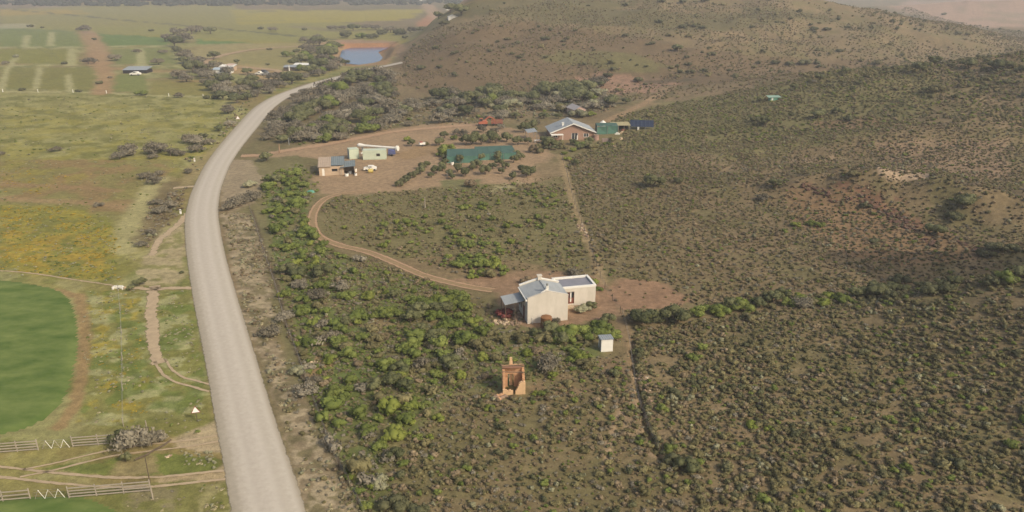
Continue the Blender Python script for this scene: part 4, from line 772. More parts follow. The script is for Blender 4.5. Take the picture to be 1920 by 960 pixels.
# ravine and slope bushes
for q in [(1205, 607, 50, T), (1228, 606, 34, D), (1265, 606, 54, T), (1185, 600, 36, P_), (1310, 590, 34, G_), (1345, 592, 30, LI), (1372, 578, 34, T), (1392, 582, 42, G_), (1425, 575, 30, T), (1450, 570, 42, T), (1478, 572, 30, G_), (1502, 574, 40, GR), (1555, 560, 30, LI), (1542, 572, 30, LI), (1525, 570, 28, O_), (1610, 558, 40, T), (1640, 556, 46, T), (1670, 560, 36, D), (1890, 528, 40, G_), (1915, 520, 36, T), (1860, 535, 40, D), (1742, 548, 46, D),
          (1775, 545, 40, D), (1805, 390, 46, T), (1790, 412, 36, D), (1752, 440, 36, T), (1868, 470, 40, D), (1638, 455, 22, D), (1622, 388, 20, D), (1535, 425, 22, G_), (1493, 425, 22, LI), (1520, 422, 20, G_), (1225, 350, 40, T), (1270, 342, 26, D), (1455, 352, 30, T), (1430, 375, 26, P_), (1405, 600, 30, O_), (1690, 530, 34, D), (1600, 330, 26, O_), (1900, 470, 30, D), (1845, 480, 30, D),
          (1265, 870, 40, D), (1290, 885, 44, T), (1268, 948, 26, GR), (1410, 800, 26, LI), (1445, 808, 22, LI), (1240, 770, 26, G_), (1255, 845, 30, G_), (1700, 880, 26, G_), (1490, 815, 30, D),
          # round the cottage
          (916, 518, 30, O_), (900, 500, 40, G_), (930, 498, 22, LI), (872, 495, 30, G_), (988, 530, 24, B_), (1072, 517, 32, GR), (1112, 532, 22, LI), (1122, 545, 18, G_), (1094, 584, 34, SA), (1110, 580, 26, T), (1076, 628, 46, G_), (1056, 640, 32, O_), (1124, 622, 44, G_), (1140, 606, 30, T), (1100, 625, 30, G_), (1004, 628, 22, T), (1047, 606, 24, P_), (888, 610, 34, LI), (866, 596, 30, G_), (905, 625, 30, G_),
          (855, 560, 40, G_), (828, 570, 44, LI), (800, 578, 44, G_), (776, 570, 38, G_), (812, 600, 44, G_), (842, 612, 50, G_), (770, 605, 40, T), (740, 590, 34, G_), (870, 645, 50, G_), (820, 640, 40, T), (900, 652, 40, O_), (846, 690, 44, T), (795, 690, 40, P_), (760, 660, 34, G_), (720, 690, 40, G_), (742, 715, 44, LI), (700, 730, 36, T), (672, 780, 42, G_), (650, 740, 34, G_), (690, 820, 34, P_), (712, 840, 34, G_), (742, 860, 34, T),
          (715, 910, 40, SA), (740, 955, 56, D), (785, 960, 40, D), (822, 788, 26, LI), (768, 795, 24, LI), (760, 815, 20, LI), (785, 822, 24, G_), (806, 822, 18, LI), (1036, 708, 26, LI), (1003, 740, 16, LI), (990, 665, 26, LI), (1085, 672, 34, LI), (1068, 678, 20, G_), (1150, 705, 24, T), (1160, 702, 16, G_), (1020, 690, 60, P_), (1100, 690, 40, O_), (918, 768, 22, LI), (975, 640, 34, O_), (940, 640, 34, O_), (1004, 660, 30, B_),
          (620, 640, 40, P_), (640, 620, 30, G_), (590, 560, 44, P_), (560, 520, 34, T), (540, 470, 34, G_), (520, 400, 34, G_), (555, 390, 40, G_), (545, 345, 34, G_), (580, 440, 36, G_), (605, 520, 40, T), (650, 560, 34, G_), (690, 560, 30, LI), (670, 600, 44, G_), (655, 610, 30, T), (530, 600, 40, GR), (505, 630, 44, P_), (560, 700, 34, SA), (575, 740, 50, GR), (590, 720, 34, P_), (450, 385, 60, P_), (430, 395, 40, P_), (475, 375, 40, P_), (500, 355, 30, G_), (520, 345, 30, T),
          (555, 330, 30, G_), (500, 302, 30, T), (430, 390, 30, GR), (470, 350, 30, SA), (505, 262, 30, P_), (520, 245, 34, P_), (555, 262, 44, T), (540, 225, 44, P_), (600, 250, 40, P_), (580, 215, 44, P_), (640, 262, 26, GR), (530, 268, 26, T), (620, 235, 40, G_),
          # left of the road
          (250, 290, 66, P_), (290, 288, 60, P_), (320, 292, 44, P_), (225, 298, 44, GR), (370, 285, 46, P_), (340, 292, 30, P_), (390, 270, 36, P_), (275, 335, 40, P_), (300, 330, 34, P_), (290, 345, 44, P_), (185, 388, 26, GR), (350, 325, 30, P_), (105, 285, 34, P_), (0, 292, 30, P_), (290, 385, 36, P_), (320, 390, 40, P_), (300, 400, 40, GR), (280, 440, 36, P_), (265, 462, 34, GR), (262, 535, 34, T), (245, 545, 24, T), (380, 258, 26, D), (410, 246, 26, T), (430, 235, 34, GR), (425, 205, 30, P_), (340, 512, 14, D), (352, 470, 14, D)]:
    if q[0] < 460 and q[1] > 180: q = (q[0], q[1], q[2] * .72, q[3])
    bush(*q)
# orchard rows and garden trees by the farmhouse
for q in [(40, 715, 76, D), (75, 690, 70, D), (110, 665, 76, D), (150, 640, 76, D), (190, 615, 70, D), (235, 605, 80, T), (250, 565, 76, T), (285, 550, 70, T), (375, 605, 84, T), (430, 560, 76, T), (490, 625, 70, T), (565, 590, 96, T), (640, 625, 90, T), (590, 510, 90, T), (740, 555, 90, T), (700, 570, 60, T), (815, 612, 100, T), (780, 480, 70, T), (965, 605, 66, T), (1060, 655, 76, T), (1150, 590, 80, T), (1185, 635, 90, T), (1225, 620, 100, T),
          (940, 530, 76, T), (920, 480, 90, T), (1070, 505, 80, T), (1090, 460, 80, T), (450, 285, 76, T), (400, 350, 84, T), (150, 358, 76, T), (285, 350, 60, O_), (110, 308, 60, LI), (640, 350, 120, T), (690, 345, 110, T), (780, 340, 110, T), (880, 310, 110, T), (910, 330, 100, T), (1010, 315, 100, T), (1110, 345, 96, T), (1160, 235, 110, T), (1240, 200, 90, T), (1285, 165, 66, P_), (1380, 370, 110, T), (1340, 330, 76, T), (450, 440, 120, G_), (500, 400, 90, G_), (410, 450, 70, G_),
          (1200, 340, 76, T), (1250, 410, 84, B_), (560, 255, 76, P_), (620, 265, 80, P_), (770, 230, 90, P_), (900, 240, 76, P_), (1185, 130, 30, D), (430, 580, 60, T), (460, 520, 66, T), (440, 480, 60, T), (1050, 95, 60, P_), (690, 720, 110, B_), (520, 480, 70, T), (560, 440, 66, G_), (640, 470, 70, T), (850, 430, 70, T), (980, 450, 66, T), (1000, 560, 70, T), (880, 560, 66, T), (520, 650, 60, T), (330, 640, 60, T), (1130, 480, 70, T), (1300, 420, 76, O_), (540, 300, 70, G_), (720, 290, 80, T), (960, 200, 70, GR)]:
    bush(740 + q[0] / 4.8, 200 + q[1] / 4.8, q[2] / 4.8 * 1.1, q[3], hk=1.5)
for q in [(250, 400, 120, T), (130, 560, 110, T), (430, 400, 110, T), (440, 310, 180, O_), (560, 300, 150, T), (620, 310, 100, P_), (300, 700, 150, T), (400, 740, 130, T), (480, 760, 110, O_), (700, 730, 130, G_), (760, 740, 110, O_), (600, 790, 110, LI), (880, 740, 90, O_), (820, 370, 150, LI), (960, 260, 190, GR), (880, 290, 120, P_), (540, 900, 100, LI), (630, 960, 110, T), (290, 760, 90, D), (620, 150, 150, T), (350, 150, 120, P_), (1420, 900, 60, O_), (1850, 430, 90, T), (1700, 480, 60, O_), (1520, 380, 110, O_)]:
    bush(980 + q[0] / 6.4, 160 + q[1] / 6.4, q[2] / 6.4, q[3])
def thicket(poly, n, w_, kinds, seed):
    g = random.Random(seed); P = np.array(poly, float); k = 0
    while k < n:
        x = g.uniform(P[:, 0].min(), P[:, 0].max()); y = g.uniform(P[:, 1].min(), P[:, 1].max())
        if not pip(np.array([x]), np.array([y]), P)[0]: continue
        q = at(x, y)
        k += 1
        if dline(np.array([q.x]), np.array([q.y]), ROADS)[0] < ROADW + 2: continue
        bush(x, y, g.uniform(*w_), g.choice(kinds))
thicket([(520, 262), (490, 225), (540, 185), (620, 155), (720, 165), (740, 200), (700, 262), (600, 268)], 60, (26, 52), [P_, P_, P_, GR, T, G_], 1)
thicket([(640, 150), (700, 135), (740, 150), (745, 185), (660, 180)], 18, (22, 42), [P_, P_, T], 2)
thicket([(720, 205), (820, 195), (1000, 190), (1140, 170), (1180, 195), (1120, 215), (1060, 225), (900, 222), (720, 245)], 50, (18, 40), [P_, GR, GR, T, SA], 3)
thicket([(810, 190), (850, 180), (1130, 160), (1150, 190), (990, 200), (850, 200)], 40, (24, 44), [P_, T, T, G_, P_], 4)
thicket([(330, 78), (400, 100), (420, 130), (520, 150), (560, 140), (590, 150), (520, 165), (470, 195), (400, 185), (360, 150), (340, 110)], 32, (18, 36), [P_, P_, T, GR], 5)
thicket([(550, 100), (590, 80), (640, 100), (640, 130), (600, 145), (540, 135)], 22, (20, 34), [P_, T, P_, G_], 6)
thicket([(1020, 270), (1120, 268), (1150, 262), (1130, 285), (1060, 290), (1000, 285)], 14, (14, 24), [G_, O_, T], 7)
thicket([(1195, 608), (1280, 606), (1290, 598), (1200, 596)], 5, (24, 40), [T, D, P_], 8)
thicket([(1300, 590), (1500, 580), (1560, 566), (1540, 556), (1440, 556), (1320, 575)], 12, (22, 36), [G_, T, LI, O_], 9)
thicket([(1560, 570), (1700, 560), (1900, 535), (1910, 515), (1700, 540), (1580, 552)], 9, (22, 36), [T, G_, O_], 10)
thicket([(720, 560), (830, 535), (880, 560), (900, 610), (860, 640), (760, 620), (700, 600)], 14, (28, 48), [G_, G_, LI, T], 11)
thicket([(640, 640), (760, 640), (880, 660), (900, 690), (800, 740), (700, 780), (640, 720)], 15, (24, 46), [G_, T, P_, O_, G_], 12)
thicket([(1010, 625), (1160, 605), (1170, 630), (1100, 645), (1020, 650)], 12, (24, 44), [G_, G_, O_, T], 13)
thicket([(1187, 640), (1200, 640), (1212, 745), (1245, 840), (1262, 868), (1238, 850), (1205, 770), (1194, 690)], 34, (9, 18), [D, T, O_, D], 14)
thicket([(230, 270), (340, 268), (400, 262), (390, 292), (330, 300), (230, 300)], 6, (20, 34), [P_, P_, GR], 15)
thicket([(560, 480), (640, 520), (660, 600), (600, 620), (540, 560), (510, 470)], 10, (22, 38), [P_, T, G_, GR], 16)
# the big leaning thorn tree by the gates
for q in [(250, 838, 66, GR), (228, 834, 36, T), (284, 832, 40, P_), (300, 828, 28, GR), (236, 866, 24, T)]: bush(*q, hk=1.5)
# far tree belt across the valley head: one wood
g = np.random.default_rng(55); V = []; F = []; n = 0
far_me = bpy.data.meshes.new('far_wood'); pts = []
for k in range(900):
    px = g.uniform(-160, 1000); py = 5 + g.uniform(-4, 8) * (1 if px > 110 else .8) - px * .004; p = at(px, max(py, .3)); 
    if p.y < 900: continue
    pts.append((p.x, p.y, p.z - .5, g.uniform(3, 7)))
V0, F0 = ICO1
VV = []; FF = []; n = 0
for (x, y, z, r) in pts[:520]:
    for q in range(3):
        d = 1 + .4 * (g.random(len(V0)) - .5) * 2; v = V0 * d[:, None] * r * g.uniform(.5, .9); v[:, 2] *= .7
        v += (x + g.normal() * r * .6, y + g.normal() * r * .6, z + r * .5); VV.append(v); FF.append(F0 + n); n += len(V0)
bpy.data.meshes.remove(far_me)
fw = np_mesh('far_wood', np.vstack(VV), np.vstack(FF), [leafmat('leaf_far', C(70, 72, 52), C(104, 98, 76), scale=.06)])
tag(link('far_wood', fw), 'dark belt of riverside trees along the head of the valley', 'wood', None, 'stuff')

# ------------------------------------------------------------------ buildings and things
RZ0 = 0.0
WHITE = mat('white_paint', C(232, 228, 216), .7, .05, 2); CREAM = mat('cream_plaster', C(204, 195, 178), .85, .07, .9, col2=C(216, 207, 192), stretch=(1, 1, .35), bump=.1)
ROOF = mat('galvanised_sheet', C(150, 154, 154), .5, .12, 1.2, spec=.5, stretch=(1, .25, 1)); ROOFF = mat('grey_waterproofing', C(132, 132, 138), .8, .1, 1.2)
DARKW = mat('dark_opening', C(44, 38, 34), .8, .1, 3); WOODR = mat('red_brown_joinery', C(122, 72, 56), .6, .12, 6); GLASS = mat('window_glass', (.03, .035, .04), .15, .1, 2, spec=.6)
GREYW = mat('weathered_timber', C(160, 149, 132), .9, .18, 4, stretch=(1, 6, 6)); OLDW = mat('old_dark_timber', C(98, 84, 68), .9, .2, 5); MUD = mat('mud_brick', C(196, 152, 114), .95, .16, 2.2, bump=.6); MUD2 = mat('pale_mud_plaster', C(214, 178, 136), .95, .12, 2.2, bump=.5)
RUST = mat('rusty_brown_tank', C(134, 94, 60), .75, .2, 2.5); STONE = mat('pale_stone', C(190, 168, 138), .9, .2, 3, bump=.5); STONE2 = mat('grey_brown_stone', C(150, 126, 104), .9, .2, 3, bump=.5)
TEAL = mat('green_shade_net', C(84, 122, 106), .9, .12, .8); TEALD = mat('dark_green_shade_net', C(68, 96, 86), .9, .12, .8); BRICK = mat('red_brick', C(164, 132, 112), .9, .14, 2.5, bump=.3); STEEL = mat('steel_post', C(150, 150, 146), .5, .08, 4, metal=.4)
PGREEN = mat('pale_green_steel', C(196, 204, 180), .6, .06, .8); PBLUE = mat('pale_blue_steel', C(158, 172, 174), .6, .06, .8); TANW = mat('tan_plaster', C(190, 166, 138), .85, .1, 1.2); SLATE = mat('blue_grey_sheet', C(118, 126, 124), .55, .12, .8, spec=.5)
ORG = mat('orange_paint', C(180, 106, 80), .5, .1, 2); REDP = mat('rust_red_paint', C(152, 90, 72), .6, .15, 2); RUB = mat('black_rubber', (.02, .02, .02), .9, .1, 4); BLUE = mat('blue_tarpaulin', C(86, 92, 132), .6, .1, 2); YEL = mat('yellow_plastic', C(188, 168, 92), .5, .06, 3); TURQ = mat('turquoise_plastic', C(96, 150, 126), .5, .08, 3); NAVY = mat('solar_cell_blue', C(40, 48, 66), .2, .08, 2, spec=.6)
SIGNR = mat('sign_red', C(150, 32, 30), .5, .03, 3); SIGNW = mat('sign_white', C(244, 240, 232), .5, .03, 3); BLK = mat('black_paint', (.02, .02, .02), .6, .02, 3)

def wall_open(mb, x0, x1, z0, z1, y, th, opens=()):
    """wall in the xz plane at y..y+th with rectangular openings (a,b,c,d) = x0,x1,z0,z1, butted pieces"""
    xs = sorted({x0, x1, *[o[0] for o in opens], *[o[1] for o in opens]})
    for a, b_ in zip(xs[:-1], xs[1:]):
        zz = [(z0, z1)]
        for o in opens:
            if o[0] <= a + 1e-6 and o[1] >= b_ - 1e-6:
                nz = []
                for (c, d) in zz:
                    if o[2] > c: nz.append((c, min(d, o[2])))
                    if o[3] < d: nz.append((max(c, o[3]), d))
                zz = nz
        for (c, d) in zz:
            if d - c > 1e-3: mb.box(a, b_, y, y + th, c, d)
    return mb
def sheet_roof(mb, a, b_, c, d, wave=.022, pitch=.25, th=.02):
    """corrugated sheet on the quad a,b (eave) d,c (ridge); ridges run from eave to ridge"""
    a, b_, c, d = map(Vector, (a, b_, c, d)); n = max(4, int((b_ - a).length / pitch * 2)); nrm = (b_ - a).cross(d - a).normalized()
    if nrm.z < 0: nrm = -nrm
    vs = []; fs = []
    for k in range(n + 1):
        s = k / n; o = nrm * (wave if k % 2 else -wave); e = a.lerp(b_, s); r = d.lerp(c, s); vs += [e + o, r + o, e + o - nrm * th, r + o - nrm * th]
    for k in range(n):
        q = 4 * k; fs += [(q, q + 4, q + 5, q + 1), (q + 2, q + 3, q + 7, q + 6), (q, q + 2, q + 6, q + 4), (q + 1, q + 5, q + 7, q + 3)]
    fs += [(0, 1, 3, 2), (4 * n, 4 * n + 2, 4 * n + 3, 4 * n + 1)]
    return mb.add(vs, fs)

# ---- cottage
P0 = at(989, 607.5); A = R(13); t_ = thing('cottage', 'cream cottage with grey metal roofs, flat-roofed annex and lean-to awning', 'house', P0, A)
WL, DL, EH, RH = 6.15, 5.3, 3.95, 4.8
def cot(name, mb, m, parent=t_, **k): return mb.obj(name, m, parent, **k)
mb = MB()
pts_ = [(0, 0, -.8), (WL, 0, -.8), (WL, 0, EH + .12), (WL / 2, 0, RH + .14), (0, 0, EH + .12)]
mb.prism(pts_, (0, .28, 0)); wall = cot('wall', mb, CREAM); mb = MB(); mb.prism([(x, DL - .28, z) for x, y, z in pts_], (0, .28, 0)); cot('wall', mb, CREAM)
mb = MB(); mb.box(0, .28, .28, DL - .28, -.8, EH - .12); cot('side_wall', mb, CREAM); mb = MB(); mb.box(WL - .28, WL, .28, DL - .28, -.8, EH - .12); cot('side_wall', mb, CREAM)
mb = MB()
for yy in (DL - .30,):
    mb.prism([(-.06, yy, EH + .13), (WL / 2, yy, RH + .15), (WL / 2, yy, RH + .26), (-.06, yy, EH + .24)], (0, .34, 0)); mb.prism([(WL + .06, yy, EH + .13), (WL / 2, yy, RH + .15), (WL / 2, yy, RH + .26), (WL + .06, yy, EH + .24)], (0, .34, 0))
cot('gable_coping', mb, WHITE)
mb = MB(); mb.prism([(-.04, -.03, EH + .13), (WL / 2, -.03, RH + .15), (WL / 2, -.03, RH + .19), (-.04, -.03, EH + .17)], (0, .3, 0)); mb.prism([(WL + .04, -.03, EH + .13), (WL / 2, -.03, RH + .15), (WL / 2, -.03, RH + .19), (WL + .04, -.03, EH + .17)], (0, .3, 0)); cot('gable_coping', mb, CREAM)
for s, (xa, xb) in enumerate(((-.18, WL / 2), (WL + .18, WL / 2))):
    mb = MB(); sheet_roof(mb, (xa, .29, EH - .08), (xa, DL - .31, EH - .08), (xb, DL - .31, RH), (xb, .29, RH)); cot('roof_slope', mb, ROOF)
mb = MB(); mb.bar((WL / 2, .3, RH + .03), (WL / 2, DL - .32, RH + .03), .24, .05); cot('ridge_cap', mb, ROOF)
mb = MB(); mb.bar((-.24, .3, EH - .13), (-.24, DL - .3, EH - .13), .12, .1); cot('gutter', mb, WHITE)
mb = MB(); mb.bar((.72, -.06, -.3), (.72, -.06, 1.0), .09, n=8); mb.box(-.32, -.10, -.05, .16, EH - .3, EH - .05); cot('downpipe', mb, WHITE)
mb = MB(); mb.box(WL / 2 - .3, WL / 2 + .3, DL - .52, DL - .02, RH - .35, RH + .62); ch = cot('chimney', mb, CREAM)
mb = MB(); mb.box(WL / 2 - .38, WL / 2 + .38, DL - .6, DL + .06, RH + .62, RH + .74); mb.obj('chimney_cap', CREAM, ch)
mb = MB(); mb.box(WL / 2 - .2, WL / 2 + .14, .3, .62, RH - .3, RH + .85); ch = cot('chimney', mb, WHITE)
mb = MB(); mb.cyl((WL / 2 - .03, .46, RH + .85), .15, .35, 10); mb.obj('flue_pipe', STEEL, ch); mb = MB(); mb.bar((WL / 2 - .95, .36, RH - .12), (WL / 2 - .1, .34, RH + .32), .07, .16); mb.obj('flashing', WHITE, ch)
mb = MB(); mb.box(-.03, .0, 1.7, 2.6, 0, 2.05); d_o = cot('door', mb, WOODR); mb = MB(); mb.box(-.07, -.03, 1.8, 1.86, .95, 1.1); mb.obj('handle', STEEL, d_o)
for yy in (3.4, 4.4):
    mb = MB(); mb.box(-.025, .0, yy, yy + .6, 1.0, 2.0); w_o = cot('window', mb, GLASS); mb = MB(); mb.box(-.05, -.025, yy - .06, yy, .95, 2.05); mb.box(-.05, -.025, yy + .6, yy + .66, .95, 2.05); mb.box(-.05, -.025, yy, yy + .6, 2.0, 2.06); mb.box(-.06, -.025, yy, yy + .6, .94, 1.0); mb.obj('frame', WHITE, w_o)
# annex
AX0, AX1, AY0, AY1, AH = WL + .02, 12.1, 4.75, 8.9, 2.92
DX0, DX1 = 6.9, 8.65
mb = MB(); wall_open(mb, AX0, AX1, -.9, AH, AY0, .25, [(DX0, DX1, .35, 2.35)]); cot('annex_front_wall', mb, CREAM)
mb = MB(); mb.box(AX1 - .25, AX1, AY0 + .25, AY1 - .25, -.9, AH); mb.box(AX0, AX0 + .25, AY0 + .25, AY1 - .25, -.9, AH); mb.box(AX0, AX1, AY1 - .25, AY1, -.9, AH); cot('annex_wall', mb, CREAM)
mb = MB(); e = .05; z0, z1 = AH, AH + .30
mb.box(AX0 - e, AX1 + e, AY0 - e, AY0 + .27, z0, z1); mb.box(AX0 - e, AX1 + e, AY1 - .27, AY1 + e, z0, z1); mb.box(AX0 - e, AX0 + .27, AY0 + .27, AY1 - .27, z0, z1); mb.box(AX1 - .27, AX1 + e, AY0 + .27, AY1 - .27, z0, z1); cot('parapet', mb, WHITE)
mb = MB(); mb.box(AX0 + .272, AX1 - .272, AY0 + .272, AY1 - .272, AH - .1, AH + .02); cot('flat_roof', mb, ROOFF)
mb = MB()
for x_ in (DX0, DX0 + .84, DX0 + .90, DX1 - .07): mb.box(x_, x_ + .07, AY0 + .06, AY0 + .13, .35, 2.35)
for z_ in (.35, 1.25, 2.28): 
    mb.box(DX0 + .07, DX0 + .84, AY0 + .07, AY0 + .12, z_, z_ + .07); mb.box(DX0 + .97, DX1 - .07, AY0 + .07, AY0 + .12, z_, z_ + .07)
dr = cot('french_door', mb, WOODR)
for x_ in (DX0 + .07, DX0 + .97):
    for z_ in (.42, 1.32):
        mb = MB(); mb.box(x_, x_ + .77, AY0 + .10, AY0 + .11, z_, z_ + .9); mb.obj('pane', GLASS if z_ > 1 else WOODR, dr)
mb = MB(); mb.box(DX0 + .25, DX0 + .5, AY0 + .13, AY0 + .15, .6, 2.2); mb.box(DX0 + 1.1, DX0 + 1.3, AY0 + .085, AY0 + .098, .6, 2.2); mb.obj('curtain', WHITE, dr)
mb = MB(); mb.box(DX0 - .1, DX1 - .2, AY0 - 1.0, AY0 - .03, -.4, .18); cot('doorstep', mb, STONE)
# lean-to
mb = MB(); sheet_roof(mb, (-3.05, 1.5, 2.72), (-3.05, 4.7, 2.72), (-.1, 4.7, 3.1), (-.1, 1.5, 3.1)); aw = cot('awning_roof', mb, ROOF)
for x_, y_ in ((-2.95, 1.6), (-2.95, 4.6), (-1.5, 1.6)):
    mb = MB(); mb.bar((x_, y_, -.6), (x_, y_, 2.68 + (x_ + 2.95) * .12), .09); mb.obj('post', OLDW, aw)
mb = MB(); mb.bar((-3.0, 1.6, 2.62), (-.15, 1.6, 2.98), .06, .1); mb.bar((-3.0, 4.6, 2.62), (-.15, 4.6, 2.98), .06, .1); mb.obj('rafter', OLDW, aw)
def cl(x, y, z=0): return P0 + Matrix.Rotation(A, 3, 'Z') @ Vector((x, y, z))
# water tank
q = at(1024, 612); mb = MB(); tk = thing('water_tank', 'brown corrugated rainwater tank against the front wall of the cottage', 'tank', q)
mb.cyl((0, 0, -.2), .80, 1.75, 20)
for k in range(6): mb.cyl((0, 0, -.05 + k * .26), .825, .07, 20)
mb.obj('tank_body', RUST, tk); mb = MB(); mb.cyl((0, 0, 1.55), .81, .16, 20, .25); mb.obj('tank_lid', RUST, tk); mb = MB(); mb.bar((0, -.8, .15), (0, -.92, .15), .05, n=6); mb.obj('tap', STEEL, tk)
# red bush and rubble beside it
for q_ in [(946, 592, 34, 'red')]: bush(*q_)
def stones(name, pts, r0, r1, label, m=STONE, seed=1, n=60, cat='stones', flat=.6):
    g = np.random.default_rng(seed); P = W(pts); lo, hi = P.min(0), P.max(0); k = 0; t = None; c = P.mean(0); cz = hz(*c); t = thing(name, label, cat, (c[0], c[1], cz))
    shared = []
    for s in range(5):
        V = ICO1[0] * (1 + .35 * (g.random(len(ICO1[0])) - .5) * 2)[:, None] * (1, .8, flat); me = bpy.data.meshes.new('stone'); me.from_pydata(V.tolist(), [], ICO1[1].tolist()); me.materials.append(m if (s % 2 or m.name == 'red_rock') else STONE2); me.update(); shared.append(me)
    while k < n:
        x, y = g.uniform(lo[0], hi[0]), g.uniform(lo[1], hi[1])
        if not pip(np.array([x]), np.array([y]), P)[0]: continue
        r = r0 + (r1 - r0) * g.random() ** 2; o = link('stone', shared[k % 5], t, (x - c[0], y - c[1], hz(x, y) - cz + r * .2), g.uniform(0, 6), (r, r, r)); k += 1
    return t
stones('rubble_heap', [(918, 606), (930, 598), (950, 600), (972, 592), (984, 604), (975, 610), (945, 612)], .12, .42, 'low heap of pale rubble stones in front of the cottage awning', n=90, seed=2)
stones('rubble_heap', [(948, 579), (962, 578), (978, 590), (984, 603), (974, 600), (962, 588)], .14, .36, 'curved bank of pale stones between the red bush and the cottage wall', n=60, seed=3)
stones('rubble_heap', [(925, 745), (940, 738), (948, 744), (935, 750)], .12, .4, 'spill of fallen mud bricks at the left foot of the ruin', m=MUD, n=25, seed=4)
stones('rock_outcrop', [(305, 858), (320, 853), (321, 856), (308, 859)], .15, .3, 'flat pale rock lying in the grass between the two gate tracks', n=6, seed=5, cat='rock')
stones('scattered_stones', [(1076, 418), (1090, 418), (1104, 440), (1100, 450), (1086, 430)], .15, .45, 'pale stones strewn along the footpath above the annex', n=36, seed=6)
stones('scattered_stones', [(1190, 500 + 200), (1212, 700), (1228, 780), (1210, 770)], .1, .3, 'pale stones beside the eroded gully on the near slope', n=30, seed=7)
stones('scattered_stones', [(1655, 322), (1700, 316), (1760, 326), (1700, 330)], .12, .3, 'pale rocks in the bare patch on the right-hand slope', n=26, seed=8)
stones('scattered_stones', [(1575, 372), (1620, 360), (1690, 395), (1720, 430), (1690, 430), (1640, 390)], .25, .7, 'dark reddish rocks along the hump of the middle slope', m=mat('red_rock', C(100, 74, 60), .9, .2, 2, bump=.5), n=60, seed=9, cat='rocks')
RR2 = MATS['red_rock']
stones('rock_ledge', [(1488, 343), (1535, 348), (1575, 378), (1568, 384), (1525, 360), (1485, 352)], .2, .6, 'broken dark ledge of rocks at the left end of the hump on the middle slope', m=RR2, n=46, seed=21, cat='rocks')
stones('rock_ledge', [(1650, 392), (1690, 408), (1745, 442), (1765, 462), (1750, 464), (1700, 430), (1655, 402)], .2, .7, 'dark red ledge of rocks in the middle of the hump, beside its dark bushes', m=RR2, n=60, seed=22, cat='rocks')
stones('rock_ledge', [(1790, 440), (1850, 472), (1862, 484), (1840, 480), (1790, 450)], .2, .55, 'dark rocky edge at the right end of the hump above the shaded ravine', m=RR2, n=40, seed=23, cat='rocks')
stones('scattered_stones', [(580, 665), (618, 655), (622, 668), (600, 700), (585, 690)], .12, .32, 'pale stones on the bare patch beside the roadside fence', n=26, seed=10)
# sage shrub bed pieces: low white thing by the fence
# ---- white outhouse
q = at(1127, 660); t_ = thing('outhouse', 'small white outhouse with a grey lean-to roof below the cottage', 'shed', q, R(8)); w_, d_, h_ = 1.62, 1.5, 1.85
mb = MB(); mb.box(0, w_, 0, .1, -.4, h_); mb.box(0, w_, d_ - .1, d_, -.4, h_ - .12); mb.box(0, .1, .1, d_ - .1, -.4, h_ - .12); mb.box(w_ - .1, w_, .1, d_ - .1, -.4, h_ - .12); mb.obj('wall', WHITE, t_)
mb = MB(); sheet_roof(mb, (-.12, d_ + .12, h_ - .06), (w_ + .1, d_ + .12, h_ - .06), (w_ + .1, -.12, h_ + .06), (-.12, -.12, h_ + .06), pitch=.3); mb.obj('roof', ROOF, t_)
mb = MB(); mb.box(-.025, 0, .4, 1.1, 0, 1.6); mb.obj('door', GREYW, t_)
# ---- ruin
q = at(943, 741); t_ = thing('ruined_hut', 'roofless orange mud-brick ruin with a chimney and fallen beams', 'ruin', q, R(4)); rw, rd, rh = 2.75, 2.3, 3.0; g = random.Random(3)
def ragged(mb, x0, x1, y0, y1, zf, n=9, z0=-.5):
    along_x = (x1 - x0) > (y1 - y0)
    for k in range(n):
        s0, s1 = k / n, (k + 1) / n; z = zf((s0 + s1) / 2) + g.uniform(-.07, .07)
        if along_x: mb.box(x0 + (x1 - x0) * s0, x0 + (x1 - x0) * s1, y0 + g.uniform(0, .015), y1 - g.uniform(0, .015), z0, z)
        else: mb.box(x0 + g.uniform(0, .015), x1 - g.uniform(0, .015), y0 + (y1 - y0) * s0, y0 + (y1 - y0) * s1, z0, z)
mb = MB(); wall_open(mb, 0, rw, 1.4, 2.2, rd - .35, .35, [(.7, 1.45, 0, 1.8)]); ragged(mb, 0, .7, rd - .35, rd, lambda s: 1.4, 3); ragged(mb, 1.45, rw, rd - .35, rd, lambda s: 1.4, 4); ragged(mb, 0, rw, rd - .33, rd - .02, lambda s: rh - .1 + .1 * s, 9, 2.2); mb.obj('back_wall', MUD, t_)
mb = MB(); ragged(mb, 0, .32, .35, rd - .36, lambda s: rh * (.80 + .2 * s), 12); mb.obj('side_wall', MUD, t_); mb = MB(); ragged(mb, rw - .32, rw, .35, rd - .36, lambda s: rh * (.50 + .40 * s), 12); mb.obj('side_wall', MUD, t_)
mb = MB(); ragged(mb, 0, 1.25, 0, .34, lambda s: .75 - .3 * s, 5); mb.obj('front_wall', MUD2, t_); mb = MB(); ragged(mb, 1.55, rw, 0, .34, lambda s: .5 + 1.2 * ss(.0, .5, s), 9); mb.obj('front_wall', MUD2, t_)
mb = MB(); mb.box(.95, 1.35, rd + .005, rd + .4, -.4, rh + .35); mb.box(1.0, 1.3, rd + .05, rd + .35, rh + .35, rh + .8); mb.obj('chimney', MUD2, t_)
for yy, zz, dz in ((rd - .5, rh - .02, .05), (rd - .85, rh - .12, .12), (rd - 1.35, rh - .3, -.25)):
    mb = MB(); mb.bar((-.05, yy, zz), (rw + .05, yy + .15, zz + dz), .13, n=6); mb.obj('beam', OLDW, t_)
mb = MB(); mb.box(.05, rw - .4, rd - 1.0, rd - .55, rh - .02, rh + .02); mb.obj('roof_remnant', mat('rusty_sheet', C(142, 104, 80), .8, .2, 2), t_)

